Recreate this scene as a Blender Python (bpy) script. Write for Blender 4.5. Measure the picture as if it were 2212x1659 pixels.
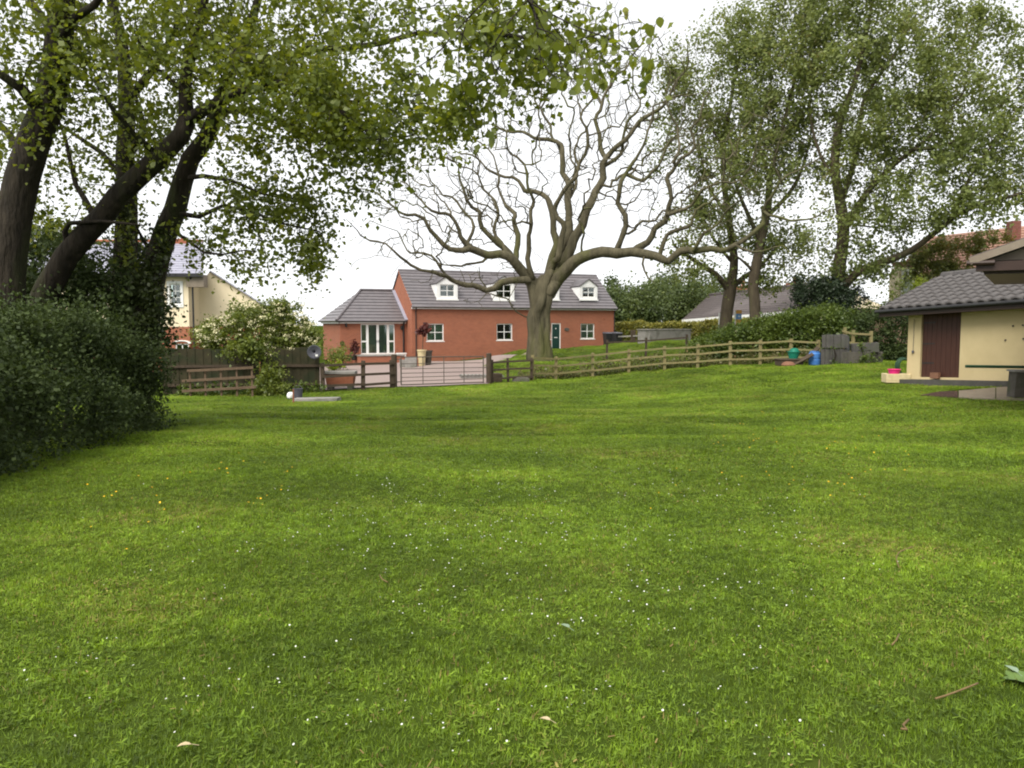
import bpy, bmesh, math, random
import numpy as np
from mathutils import Vector, Matrix
for o in list(bpy.data.objects): bpy.data.objects.remove(o)
SC = bpy.context.scene
COL = SC.collection
R = math.radians
# ------------------------------------------------------------------ camera, sky, sun, exposure
F = 1736.0; PW, PH = 2212.0, 1659.0; EYE = 1.6; PITCH = R(4.25)
cam_d = bpy.data.cameras.new('camera'); cam = bpy.data.objects.new('camera', cam_d); COL.objects.link(cam)
cam_d.sensor_width = 36; cam_d.lens = 36 * F / PW; cam_d.clip_start = .05; cam_d.clip_end = 5000
cam.location = (0, 0, EYE); cam.rotation_euler = (R(90) - PITCH, 0, 0); SC.camera = cam
SUN_EL, SUN_AZ = R(52), R(-150)          # azimuth from +Y (view direction), negative = left
W = bpy.data.worlds.new('World'); SC.world = W; W.use_nodes = True
nt = W.node_tree; nt.nodes.clear()
sky = nt.nodes.new('ShaderNodeTexSky'); sky.sky_type = 'NISHITA'; sky.sun_disc = False
sky.sun_elevation = SUN_EL; sky.sun_rotation = SUN_AZ; sky.air_density = 1.0; sky.dust_density = .6; sky.ozone_density = 1.0
hs = nt.nodes.new('ShaderNodeHueSaturation'); hs.inputs['Saturation'].default_value = .10; hs.inputs['Value'].default_value = 1.0
bg = nt.nodes.new('ShaderNodeBackground'); bg.inputs['Strength'].default_value = .05
wo = nt.nodes.new('ShaderNodeOutputWorld')
ov = nt.nodes.new('ShaderNodeMix'); ov.data_type = 'RGBA'; ov.inputs[0].default_value = .7; ov.inputs[7].default_value = (7.6, 7.7, 7.9, 1)      # even overcast layer over the clear-sky light
nt.links.new(sky.outputs[0], hs.inputs['Color']); nt.links.new(hs.outputs[0], ov.inputs[6]); nt.links.new(ov.outputs[2], bg.inputs[0]); nt.links.new(bg.outputs[0], wo.inputs[0])
sl = bpy.data.lights.new('sun', 'SUN'); sun = bpy.data.objects.new('sun', sl); COL.objects.link(sun)
sl.energy = 1.5; sl.angle = R(40); sl.color = (1.0, .95, .86)
sd = Vector((math.sin(SUN_AZ) * math.cos(SUN_EL), math.cos(SUN_AZ) * math.cos(SUN_EL), math.sin(SUN_EL)))
sun.rotation_euler = sd.to_track_quat('Z', 'Y').to_euler()
vs = SC.view_settings; vs.view_transform = 'Standard'; vs.look = 'None'; vs.gamma = 1; vs.use_curve_mapping = False; vs.exposure = 1.82
SC.cycles.use_denoising = True
SC.cycles.max_bounces = 8; SC.cycles.transparent_max_bounces = 8; SC.cycles.transmission_bounces = 4
SC.cycles.pixel_filter_type = 'BLACKMAN_HARRIS'; SC.cycles.filter_width = 2.0
SC.render.film_transparent = False

# ------------------------------------------------------------------ helpers
def at(px, py, Y):
    u = (px - PW / 2) / F; v = (PH / 2 - py) / F
    yd = math.cos(PITCH) + v * math.sin(PITCH); zd = v * math.cos(PITCH) - math.sin(PITCH)
    s = Y / yd
    return Vector((u * s, Y, EYE + zd * s))
def xat(px, Y): return (px - PW / 2) / F * Y          # good enough close to the horizon
def sm(t):
    t = np.clip(t, 0, 1); return t * t * (3 - 2 * t)
def lawn_z(X, Y):
    return -.9 * sm((Y - 6) / 22) * sm((15 - X) / 14)
_cp = []
for yy in np.arange(-4, 38, 2.0):
    for xx in np.arange(-34, 40, 2.0):
        fy = np.interp(xx, [-12, -7, -4.6, -1, 3.7, 9.8, 14.3, 30], [27, 29.5, 31, 34, 37, 36, 33, 33])
        if yy < fy + .6: _cp.append((xx, yy, float(lawn_z(xx, yy))))
for px, py, Y in [(1165, 780, 42), (1100, 768, 51), (1300, 754, 50), (1420, 743, 55), (1500, 737, 52), (1300, 786, 40.5), (1420, 786, 40), (1500, 775, 40),
                  (1580, 765, 40), (1680, 760, 38), (1200, 755, 58), (1320, 748, 60), (1230, 768, 45), (1390, 758, 47), (1560, 735, 55), (1480, 755, 45), (1850, 745, 40), (1960, 745, 42), (1750, 735, 46), (1640, 735, 48)]:
    p = at(px, py, Y); _cp.append(tuple(p))
for x, y, z in [(-3, 36, -.95), (-6, 36, -1.0), (-3, 40, -1.0), (-7, 40, -1.02), (-4, 45, -1.02), (-9, 45, -1.1), (-3, 50, -1.0), (-8, 50, -1.1), (-1, 54, -.85), (-5, 54, -.95), (-11, 36, -1.0), (-12, 50, -1.2), (-14, 42, -1.1),
                (-20, 40, -1), (-20, 50, -1), (-30, 40, -1), (-30, 60, -1.2), (-10, 62, -1), (0, 66, -.6), (10, 66, 0), (20, 66, .3), (25, 50, .6), (35, 60, .6), (30, 80, 0), (10, 85, -.6), (-10, 85, -1.5), (-30, 85, -1.8), (50, 50, .5), (50, 90, 0), (-50, 50, -1.5), (-50, 90, -2),
                (0, 110, -1.5), (60, 120, -1), (-60, 120, -2), (24, 40, .4), (30, 42, .4)]:
    _cp.append((x, y, z))
CP = np.array(_cp)
def terr(X, Y):
    X = np.asarray(X, float); Y = np.asarray(Y, float); sh = X.shape
    x = X.ravel(); y = Y.ravel(); out = np.empty_like(x)
    for i in range(0, len(x), 4000):
        d2 = (x[i:i + 4000, None] - CP[None, :, 0]) ** 2 + (y[i:i + 4000, None] - CP[None, :, 1]) ** 2
        w = 1 / (d2 + 1.2) ** 2.6
        out[i:i + 4000] = (w * CP[None, :, 2]).sum(1) / w.sum(1)
    far = np.clip((np.hypot(x, y - 40) - 75) / 80, 0, 1)
    out = out * (1 - far) + (-1.6) * far
    b = .018 * np.sin(.9 * x + .35 * y + 1.3) + .022 * np.sin(.45 * x - 1.15 * y) + .012 * np.sin(2.1 * y + .5 * x + 2)
    out += b * np.clip((y - 3) / 5, 0, 1) * (1 - far)
    return out.reshape(sh)
def tz(x, y): return float(terr(np.array([x]), np.array([y]))[0])

MATS = {}
def lnk(nt, a, b): nt.links.new(a, b)
def mat(name, c1, c2=None, rough=.8, scale=6, bump=.0, bscale=40, spec=.3, detail=4, metal=0, stretch=None, c3=None, s3=1.5, bdist=.02):
    """procedural surface: two colours mixed by noise, an optional third in large patches, fine bump"""
    m = bpy.data.materials.new(name); m.use_nodes = True; nt = m.node_tree; N = nt.nodes
    b = N['Principled BSDF']; b.inputs['Roughness'].default_value = rough; b.inputs['Specular IOR Level'].default_value = spec; b.inputs['Metallic'].default_value = metal
    c2 = c2 or tuple(min(1, c * 1.35 + .004) for c in c1)
    tc = N.new('ShaderNodeTexCoord'); src = tc.outputs['Object']
    if stretch:
        mp = N.new('ShaderNodeMapping'); mp.inputs['Scale'].default_value = stretch; lnk(nt, src, mp.inputs[0]); src = mp.outputs[0]
    n = N.new('ShaderNodeTexNoise'); n.inputs['Scale'].default_value = scale; n.inputs['Detail'].default_value = detail; n.inputs['Roughness'].default_value = .65; lnk(nt, src, n.inputs[0])
    rp = N.new('ShaderNodeMapRange'); rp.inputs[1].default_value = .3; rp.inputs[2].default_value = .7; lnk(nt, n.outputs[0], rp.inputs[0])
    mx = N.new('ShaderNodeMix'); mx.data_type = 'RGBA'; mx.inputs[6].default_value = (*c1, 1); mx.inputs[7].default_value = (*c2, 1); lnk(nt, rp.outputs[0], mx.inputs[0])
    out = mx.outputs[2]
    if c3:
        n3 = N.new('ShaderNodeTexNoise'); n3.inputs['Scale'].default_value = s3; n3.inputs['Detail'].default_value = 5; lnk(nt, src, n3.inputs[0])
        r3 = N.new('ShaderNodeMapRange'); r3.inputs[1].default_value = .5; r3.inputs[2].default_value = .66; r3.inputs[4].default_value = .85; lnk(nt, n3.outputs[0], r3.inputs[0])
        m3 = N.new('ShaderNodeMix'); m3.data_type = 'RGBA'; m3.inputs[7].default_value = (*c3, 1); lnk(nt, r3.outputs[0], m3.inputs[0]); lnk(nt, out, m3.inputs[6]); out = m3.outputs[2]
    lnk(nt, out, b.inputs['Base Color'])
    if bump:
        n2 = N.new('ShaderNodeTexNoise'); n2.inputs['Scale'].default_value = bscale; n2.inputs['Detail'].default_value = 5; lnk(nt, src, n2.inputs[0])
        bp = N.new('ShaderNodeBump'); bp.inputs['Strength'].default_value = bump; bp.inputs['Distance'].default_value = bdist; lnk(nt, n2.outputs[0], bp.inputs['Height']); lnk(nt, bp.outputs[0], b.inputs['Normal'])
    MATS[name] = m; return m
def brickmat(name, c1, c2, mortar, bw=.225, bh=.075, rough=.85, msize=.006, diag=True):
    m = mat(name, c1, c2, rough, 1.1, .25, 60, c3=tuple(c * .72 for c in c1), s3=.7); nt = m.node_tree; N = nt.nodes; b = N['Principled BSDF']
    tc = N.new('ShaderNodeTexCoord'); sx = N.new('ShaderNodeSeparateXYZ'); lnk(nt, tc.outputs['Object'], sx.inputs[0])
    ad = N.new('ShaderNodeMath'); ad.operation = 'ADD'; lnk(nt, sx.outputs[0], ad.inputs[0]); lnk(nt, sx.outputs[1], ad.inputs[1])
    cb = N.new('ShaderNodeCombineXYZ'); lnk(nt, ad.outputs[0], cb.inputs[0]); lnk(nt, sx.outputs[2], cb.inputs[1])
    br = N.new('ShaderNodeTexBrick'); br.inputs['Scale'].default_value = 1; br.inputs['Brick Width'].default_value = bw; br.inputs['Row Height'].default_value = bh
    br.inputs['Mortar Size'].default_value = msize; br.inputs['Color1'].default_value = (*c1, 1); br.inputs['Color2'].default_value = (*c2, 1); br.inputs['Mortar'].default_value = (*mortar, 1); br.inputs['Bias'].default_value = -.1
    lnk(nt, cb.outputs[0], br.inputs[0])
    old = b.inputs['Base Color'].links[0].from_socket
    mx = N.new('ShaderNodeMix'); mx.data_type = 'RGBA'; mx.inputs[0].default_value = .55; lnk(nt, old, mx.inputs[6]); lnk(nt, br.outputs[0], mx.inputs[7]); lnk(nt, mx.outputs[2], b.inputs['Base Color'])
    return m
def leafmat(name, dark, light, trans=.4, rough=.45, yellow=None, cs=.8):
    m = bpy.data.materials.new(name); m.use_nodes = True; nt = m.node_tree; N = nt.nodes; b = N['Principled BSDF']
    at_ = N.new('ShaderNodeAttribute'); at_.attribute_name = 'rnd'
    ge = N.new('ShaderNodeNewGeometry'); no = N.new('ShaderNodeTexNoise'); no.inputs['Scale'].default_value = cs; no.inputs['Detail'].default_value = 2; lnk(nt, ge.outputs['Position'], no.inputs[0])
    rp = N.new('ShaderNodeMapRange'); rp.inputs[1].default_value = .35; rp.inputs[2].default_value = .65; lnk(nt, no.outputs[0], rp.inputs[0])
    ad = N.new('ShaderNodeMath'); ad.operation = 'MULTIPLY_ADD'; ad.inputs[1].default_value = .6; lnk(nt, at_.outputs['Fac'], ad.inputs[0])
    ml = N.new('ShaderNodeMath'); ml.operation = 'MULTIPLY'; ml.inputs[1].default_value = .4; lnk(nt, rp.outputs[0], ml.inputs[0]); lnk(nt, ml.outputs[0], ad.inputs[2])
    cr = N.new('ShaderNodeValToRGB'); lnk(nt, ad.outputs[0], cr.inputs[0]); e = cr.color_ramp.elements
    e[0].position = .1; e[0].color = (*dark, 1); e[1].position = .85; e[1].color = (*light, 1)
    if yellow: x = e.new(.96); x.color = (*yellow, 1)
    lnk(nt, cr.outputs[0], b.inputs['Base Color']); b.inputs['Roughness'].default_value = rough; b.inputs['Specular IOR Level'].default_value = .35
    tr = N.new('ShaderNodeBsdfTranslucent'); hsv = N.new('ShaderNodeHueSaturation'); hsv.inputs['Value'].default_value = 1.5; hsv.inputs['Saturation'].default_value = 1.1; hsv.inputs['Hue'].default_value = .485
    lnk(nt, cr.outputs[0], hsv.inputs['Color']); lnk(nt, hsv.outputs[0], tr.inputs[0])
    mx = N.new('ShaderNodeMixShader'); mx.inputs[0].default_value = trans; lnk(nt, b.outputs[0], mx.inputs[1]); lnk(nt, tr.outputs[0], mx.inputs[2])
    lnk(nt, mx.outputs[0], N['Material Output'].inputs[0]); MATS[name] = m; return m
def glassmat(name, tint=(.75, .85, .8), refl=.12):
    m = bpy.data.materials.new(name); m.use_nodes = True; nt = m.node_tree; N = nt.nodes; N.remove(N['Principled BSDF'])
    t = N.new('ShaderNodeBsdfTransparent'); t.inputs[0].default_value = (*tint, 1); g = N.new('ShaderNodeBsdfGlossy'); g.inputs['Roughness'].default_value = .03
    mx = N.new('ShaderNodeMixShader'); fr = N.new('ShaderNodeFresnel'); ad = N.new('ShaderNodeMath'); ad.operation = 'ADD'; ad.inputs[1].default_value = refl
    lnk(nt, fr.outputs[0], ad.inputs[0]); lnk(nt, ad.outputs[0], mx.inputs[0]); lnk(nt, t.outputs[0], mx.inputs[1]); lnk(nt, g.outputs[0], mx.inputs[2]); lnk(nt, mx.outputs[0], N['Material Output'].inputs[0])
    MATS[name] = m; return m

def tag(o, label=None, cat=None, group=None, kind=None):
    for k, v in (('label', label), ('category', cat), ('group', group), ('kind', kind)):
        if v: o[k] = v
    return o
def thing(name, label, cat, loc=(0, 0, 0), rz=0, group=None):
    o = bpy.data.objects.new(name, None); COL.objects.link(o); o.empty_display_size = .2
    o.matrix_basis = Matrix.Translation(Vector(loc)) @ Matrix.Rotation(rz, 4, 'Z')
    return tag(o, label, cat, group)
def rootmat(o):
    while o.parent: o = o.parent
    return o.matrix_basis
def link(name, me, m, parent=None):
    o = bpy.data.objects.new(name, me); COL.objects.link(o); o.parent = parent
    if m is not None and not me.materials: me.materials.append(MATS[m] if isinstance(m, str) else m)
    return o
class MB:
    def __init__(s): s.v = []; s.f = []
    def add(s, vs, fs):
        n = len(s.v); s.v += [tuple(p) for p in vs]; s.f += [tuple(i + n for i in f) for f in fs]; return s
    def quad(s, a, b, c, d): return s.add([a, b, c, d], [(0, 1, 2, 3)])
    def hexa(s, p):      # 8 corners: bottom 4 ccw, top 4 ccw
        return s.add(p, [(3, 2, 1, 0), (4, 5, 6, 7), (0, 1, 5, 4), (1, 2, 6, 5), (2, 3, 7, 6), (3, 0, 4, 7)])
    def box(s, x0, x1, y0, y1, z0, z1):
        return s.hexa([(x0, y0, z0), (x1, y0, z0), (x1, y1, z0), (x0, y1, z0), (x0, y0, z1), (x1, y0, z1), (x1, y1, z1), (x0, y1, z1)])
    def bar(s, a, b, w, h, up=(0, 0, 1)):      # square bar from a to b
        a = Vector(a); b = Vector(b); t = (b - a).normalized(); up = Vector(up)
        if abs(t.dot(up)) > .95: up = Vector((0, 1, 0))
        sd = t.cross(up).normalized() * w / 2; u = sd.cross(t).normalized() * h / 2
        return s.hexa([a - sd - u, a + sd - u, b + sd - u, b - sd - u, a - sd + u, a + sd + u, b + sd + u, b - sd + u])
    def tube(s, pts, rad, n=8, cap=True):
        P = np.array([tuple(p) for p in pts], float); rad = np.broadcast_to(np.asarray(rad, float), (len(P),))
        v, f = tube_arrays(P, rad, n); k = len(s.v); s.v += [tuple(x) for x in v]; s.f += [tuple(int(i) + k for i in q) for q in f]
        if cap: s.f += [tuple(k + i for i in range(n))[::-1], tuple(k + (len(P) - 1) * n + i for i in range(n))]
        return s
    def lathe(s, prof, n=14, c=(0, 0, 0)):      # prof: list of (r, z)
        k = len(s.v)
        for r, z in prof:
            for i in range(n):
                a = 2 * math.pi * i / n; s.v.append((c[0] + r * math.cos(a), c[1] + r * math.sin(a), c[2] + z))
        for j in range(len(prof) - 1):
            for i in range(n):
                s.f.append((k + j * n + i, k + j * n + (i + 1) % n, k + (j + 1) * n + (i + 1) % n, k + (j + 1) * n + i))
        s.f.append(tuple(k + i for i in range(n))[::-1]); s.f.append(tuple(k + (len(prof) - 1) * n + i for i in range(n))); return s
    def build(s, name, m, parent=None, world=False, smooth=False, bevel=0):
        me = bpy.data.meshes.new(name); v = s.v
        if world and parent is not None:
            im = rootmat(parent).inverted(); v = [tuple(im @ Vector(p)) for p in v]
        me.from_pydata(v, [], s.f)
        if smooth: me.shade_smooth()
        o = link(name, me, m, parent)
        if bevel:
            b = o.modifiers.new('bevel', 'BEVEL'); b.width = bevel; b.segments = 2; b.limit_method = 'ANGLE'
        return o
def tube_arrays(P, rad, n):
    T = np.gradient(P, axis=0); T /= np.linalg.norm(T, axis=1)[:, None] + 1e-9
    ref = np.array([.31, .87, .12]) if abs(T[:, 1]).mean() < .8 else np.array([.9, .1, .3])
    A = np.cross(T, ref); A /= np.linalg.norm(A, axis=1)[:, None] + 1e-9; B = np.cross(T, A)
    th = np.arange(n) * 2 * math.pi / n
    v = P[:, None, :] + rad[:, None, None] * (np.cos(th)[None, :, None] * A[:, None, :] + np.sin(th)[None, :, None] * B[:, None, :])
    i = np.arange(len(P) - 1)[:, None] * n; k = np.arange(n)[None, :]; k2 = (k + 1) % n
    f = np.stack([i + k, i + k2, i + n + k2, i + n + k], -1).reshape(-1, 4)
    return v.reshape(-1, 3), f
def npmesh(name, V, Fq, smooth=True, rnd=None):
    """mesh from arrays; all faces with the same corner count"""
    me = bpy.data.meshes.new(name); nv, nf, k = len(V), len(Fq), Fq.shape[1]
    me.vertices.add(nv); me.vertices.foreach_set('co', np.ascontiguousarray(V, np.float32).ravel())
    me.loops.add(nf * k); me.loops.foreach_set('vertex_index', np.ascontiguousarray(Fq, np.int32).ravel())
    me.polygons.add(nf); me.polygons.foreach_set('loop_start', np.arange(0, nf * k, k, dtype=np.int32))
    if smooth: me.polygons.foreach_set('use_smooth', np.ones(nf, bool))
    if rnd is not None:
        a = me.attributes.new('rnd', 'FLOAT', 'FACE'); a.data.foreach_set('value', np.ascontiguousarray(rnd, np.float32))
    me.update(calc_edges=True); return me

# ------------------------------------------------------------------ plants
def resample(P, step):
    P = np.array(P, float); out = [P[0]]
    for i in range(len(P) - 1):
        p0 = P[max(i - 1, 0)]; p1 = P[i]; p2 = P[i + 1]; p3 = P[min(i + 2, len(P) - 1)]
        m = max(1, int(np.linalg.norm((p2 - p1)[:3]) / step))
        for j in range(1, m + 1):
            t = j / m
            out.append(.5 * ((2 * p1) + (-p0 + p2) * t + (2 * p0 - 5 * p1 + 4 * p2 - p3) * t * t + (-p0 + 3 * p1 - 3 * p2 + p3) * t ** 3))
    return np.array(out)
def skeleton(seed, limbs, attr, bf=.25, seg=.45, wob=.08, tip=.008, expo=2.4, up=0.0, limbstep=.4, lw=0.0):
    rng = np.random.default_rng(seed); pos = []; par = []; rmin = []; pl = []
    for L in limbs:      # L: array (n,4) x y z r
        Q = resample(L, limbstep)
        if lw and len(Q) > 6:
            m = len(Q); ph = rng.uniform(0, 6.28, (3, 3)); t = np.cumsum(np.r_[0, np.linalg.norm(np.diff(Q[:, :3], axis=0), axis=1)]); env = (np.clip(t / 1.5, 0, 1) * np.clip((.34 - Q[:, 3]) / .2, 0, 1))[:, None]
            Q[:, :3] += env * sum(lw * a * np.sin(t[:, None] * f + ph[k][None]) for k, (f, a) in enumerate(((2.6, 1), (4.7, .7), (1.3, .8))))
        if not pos or (L is limbs[0]): pr = -1; base = 0
        else:
            d = np.linalg.norm(np.array(pos) - Q[0, :3], axis=1); pr = int(d.argmin()); base = pl[pr]
            if d[pr] > 4: pr = -1; base = 0
        for i, q in enumerate(Q):
            pos.append(q[:3]); par.append(pr); rmin.append(max(q[3], .004)); pl.append(base + (0 if i == 0 else np.linalg.norm(q[:3] - Q[i - 1, :3]))); pr = len(pos) - 1; base = pl[-1]
    if len(attr):
        A = np.array(attr, float); n = len(A); alive = np.ones(n, bool)
        P0 = np.array(pos); c = np.linalg.norm(A[:, None] - P0[None], axis=2) + bf * np.array(pl)[None]
        best = c.min(1); bi = c.argmin(1)
        for _ in range(n):
            k = int(np.where(alive, best, 1e9).argmin()); alive[k] = False; a = int(bi[k]); p = np.array(pos[a]); t = A[k]; d = np.linalg.norm(t - p)
            if d < 1e-3: continue
            m = max(1, int(d / seg + .5)); w = rng.normal(size=3) * wob * d; w2 = rng.normal(size=3) * wob * d * .6; new = []; pr = a; base = pl[a]; last = p
            for j in range(1, m + 1):
                s = j / m; q = p + (t - p) * s + (w * math.sin(math.pi * s) + w2 * math.sin(2 * math.pi * s) if m > 1 else 0)
                q[2] += up * d * math.sin(math.pi * s) * .5
                base += np.linalg.norm(q - last); last = q
                pos.append(q); par.append(pr); rmin.append(0); pl.append(base); pr = len(pos) - 1; new.append(pr)
            for q in new:
                c = np.linalg.norm(A - pos[q], axis=1) + bf * pl[q]; u = alive & (c < best); best[u] = c[u]; bi[u] = q
    pos = np.array(pos); par = np.array(par); n = len(pos); acc = np.zeros(n); r = np.zeros(n); kids = [[] for _ in range(n)]
    for i in range(n - 1, -1, -1):
        r[i] = max(acc[i] ** (1 / expo) if acc[i] > 0 else tip, rmin[i])
        if par[i] >= 0:
            kids[par[i]].append(i)
            # a branch never outgrows what its parent limb was drawn with
            acc[par[i]] += r[i] ** expo
    cap = np.array(rmin)
    for i in range(n):
        if cap[i] > 0: r[i] = min(r[i], cap[i] * 1.06)
        elif par[i] >= 0: r[i] = min(r[i], r[par[i]] * .985)
    return pos, par, r, kids
def wood_mesh(name, sk, minr=0.0, knob=0.0):
    pos, par, r, kids = sk; V = []; Fs = []; k = 0
    starts = [(i, -1) for i in range(len(pos)) if par[i] < 0]
    while starts:
        s, p = starts.pop(); ch = [s]; i = s
        while kids[i]:
            ks = sorted(kids[i], key=lambda q: -r[q]); starts += [(q, i) for q in ks[1:]]; i = ks[0]; ch.append(i)
        pts = pos[ch]; rr = r[ch].copy()
        if p >= 0: pts = np.vstack([pos[p], pts]); rr = np.concatenate([[min(r[p] * .9, rr[0] * 1.3)], rr])
        if len(pts) < 2 or rr.max() < minr: continue
        if knob and len(rr) > 5:
            q = np.cumsum(np.r_[0, np.linalg.norm(np.diff(pts, axis=0), axis=1)]); rr = rr * (1 + knob * (np.sin(q * 3.1 + pts[0, 0] * 7) + .8 * np.sin(q * 7.3 + pts[0, 2] * 5)) * .6 * np.clip(.09 / (rr + .01), 0, 1))
        rr[-1] *= .5; R0 = rr.max(); n = 12 if R0 > .25 else 8 if R0 > .1 else 6 if R0 > .04 else 4 if R0 > .015 else 3
        v, f = tube_arrays(pts, rr, n); V.append(v); Fs.append(f + k); k += len(v)
    return npmesh(name, np.vstack(V), np.vstack(Fs))
LEAF4 = np.array([(0, 0, 0), (-.36, .45, .10), (0, 1, -.06), (.36, .45, .10)])
LEAF8 = np.array([(0, 0, 0), (-.3, .18, .05), (-.43, .45, .08), (-.28, .78, .03), (0, 1.05, -.1), (.28, .78, .03), (.43, .45, .08), (.3, .18, .05)])
def leaves_mesh(name, C, size, rng, tpl=LEAF4, droop=.3, var=.35, rnd=None, flat=0.0):
    n = len(C); az = rng.uniform(0, 2 * math.pi, n); el = rng.normal(-droop, .55, n)
    d = np.stack([np.cos(az) * np.cos(el), np.sin(az) * np.cos(el), np.sin(el)], 1)
    u = rng.normal(size=(n, 3)); u[:, 2] += flat
    s = np.cross(d, u); s /= np.linalg.norm(s, axis=1)[:, None] + 1e-9; nn = np.cross(s, d)
    sz = size * np.clip(rng.normal(1, var, n), .35, 2)[:, None, None]
    V = C[:, None] + sz * (tpl[None, :, 0:1] * s[:, None] + tpl[None, :, 1:2] * d[:, None] + tpl[None, :, 2:3] * nn[:, None])
    k = len(tpl); Fq = np.arange(n * k).reshape(n, k)
    return npmesh(name, V.reshape(-1, 3), Fq, False, rng.random(n) if rnd is None else rnd)
def blob_points(rng, blobs):
    """blobs: (px, py, Y, rx px, ry px, rY m, count[, hollow]) ellipsoids on the photo's rays, each at its own distance"""
    out = []
    for b in blobs:
        px, py, Y, rx, ry, rY, n = b[:7]; h = b[7] if len(b) > 7 else .0
        q = rng.normal(size=(n, 3)); q /= np.linalg.norm(q, axis=1)[:, None]; q *= (h + (1 - h) * rng.random(n) ** (1 / 3))[:, None] if h else (rng.random(n) ** (1 / 3))[:, None]
        for a, c, d in q: out.append(tuple(at(px + a * rx, py + c * ry, Y + d * rY)))
    return np.array(out).reshape(-1, 3)
def limb(pts, dY=0):      # (px, py, Y, r)
    return np.array([(*at(p[0], p[1], p[2] + dY), p[3]) for p in pts])
def plant(name, label, cat, seed, limbs, attr, wood, leaf, nleaf, lsize, spread, group=None, thin=.03, crown='crown', trunk='trunk', tpl=LEAF4, droop=.3, bf=.25, seg=.45, wob=.08, tip=.008, expo=2.4, up=0.0, minr=0.0, flat=0.0, loc=None, limbstep=.4, leafmin=None, extra=None, lw=0.0, clump=.8, knob=0.0):
    rng = np.random.default_rng(seed + 999)
    sk = skeleton(seed, limbs, attr, bf, seg, wob, tip, expo, up, limbstep, lw); pos, par, r, kids = sk
    base = Vector(limbs[0][0][:3]) if loc is None else Vector(loc); b = np.array(base)
    root = thing(name, label, cat, base, 0, group)
    sk2 = (pos - b, par, r, kids); w = link(trunk, wood_mesh(trunk, sk2, minr, knob), wood, root)
    if nleaf:
        idx = np.where(r < thin)[0]
        if leafmin is not None: idx = idx[pos[idx, 2] > leafmin]
        ends = idx[[len(kids[i]) == 0 for i in idx]]
        pick = np.concatenate([np.repeat(ends, 3), idx]); wt = np.random.default_rng(seed + 5).gamma(clump, 1, len(pos))[pick]; pick = rng.choice(pick, nleaf, p=wt / wt.sum())
        C = pos[pick] + rng.normal(size=(nleaf, 3)) * spread * rng.uniform(.3, 1.2, (nleaf, 1)); C[:, 2] -= spread * .2
        if extra is not None and len(extra): C = np.vstack([C, extra])
        C -= b
        link(crown, leaves_mesh(crown, C, lsize, rng, tpl, droop, flat=flat), leaf, root)
    return root, sk
# ------------------------------------------------------------------ materials
mat('soil', (.03, .048, .008), (.05, .075, .011), .95, 1.2, .6, 25, c3=(.055, .07, .016), s3=.35, spec=0)
mat('gravel', (.29, .225, .205), (.22, .17, .155), .9, 30, .6, 90, c3=(.25, .20, .175), s3=.5)
mat('paving', (.17, .14, .105), (.23, .19, .145), .55, 5, .15, 40, c3=(.17, .13, .10), s3=1.2)
mat('paving_wet', (.05, .033, .028), (.075, .05, .042), .25, 4, .1, 40)
brickmat('red_brick', (.33, .108, .055), (.22, .07, .038), (.34, .22, .16), msize=.009)
brickmat('old_brick', (.24, .085, .06), (.16, .06, .05), (.22, .16, .14))
mat('slate_tile', (.145, .13, .135), (.105, .096, .102), .42, 2.5, .2, 30, spec=.5)
mat('blue_slate', (.30, .30, .36), (.24, .24, .30), .4, 3, .1, 30, spec=.5)
mat('dark_tile', (.05, .045, .045), (.085, .078, .076), .5, 7, .3, 35, spec=.4, c3=(.11, .10, .095), s3=3)
brickmat('brown_tile', (.115, .095, .09), (.085, .07, .068), (.03, .026, .025), bw=.34, bh=.2, rough=.7, msize=.022)
mat('red_tile', (.40, .23, .17), (.32, .18, .13), .8, 3, .2, 20)
mat('cream_render', (.70, .60, .42), (.74, .64, .46), .9, 3, .15, 120)
mat('shed_render', (.50, .405, .225), (.54, .44, .25), .9, 2.2, .2, 140, c3=(.46, .37, .205), s3=.9)
mat('dark_concrete', (.052, .049, .045), (.085, .08, .072), .9, 5, .3, 60, c3=(.065, .068, .05), s3=2)
mat('pink_brick', (.40, .27, .19), (.34, .22, .16), .9, 6, .2, 40)
mat('trellis_wood', (.10, .066, .042), (.145, .10, .065), .9, 6, .3, 40)
mat('white_paint', (.80, .80, .78), (.76, .76, .74), .35, 3)
mat('white_boards', (.78, .78, .77), (.72, .72, .71), .45, 3)
mat('black_plastic', (.02, .02, .022), (.03, .03, .03), .4, 4)
mat('brown_paint', (.045, .018, .013), (.065, .026, .018), .5, 3, .1, 60, stretch=(6, 6, 1))
mat('brown_fascia', (.032, .018, .014), (.045, .026, .02), .45, 3)
mat('green_door', (.012, .035, .03), (.016, .045, .038), .3, 3)
mat('interior', (.03, .035, .033), (.05, .055, .05), .9, 2)
mat('blind', (.50, .55, .49), (.44, .49, .43), .8, 4)
mat('weathered_rail', (.15, .125, .055), (.24, .20, .095), .9, 5, .3, 50, stretch=(1, 1, 1), c3=(.15, .15, .06), s3=2.5)
mat('dark_wood', (.045, .032, .022), (.075, .055, .036), .9, 6, .3, 40)
mat('board_wood', (.026, .023, .011), (.044, .038, .018), .9, 5, .3, 40, c3=(.02, .026, .01), s3=2)
mat('gate_metal', (.10, .09, .08), (.15, .12, .095), .55, 9, metal=.4)
mat('concrete', (.20, .19, .175), (.27, .255, .235), .9, 5, .3, 60, c3=(.12, .12, .095), s3=2)
mat('dark_stone', (.06, .055, .045), (.10, .09, .075), .95, 6, .5, 30, c3=(.05, .06, .03), s3=2)
mat('pale_stone', (.52, .43, .24), (.58, .49, .30), .8, 5, .2, 50, c3=(.42, .36, .19), s3=4)
mat('grey_metal', (.09, .09, .10), (.12, .12, .13), .5, 6, metal=.2)
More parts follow.
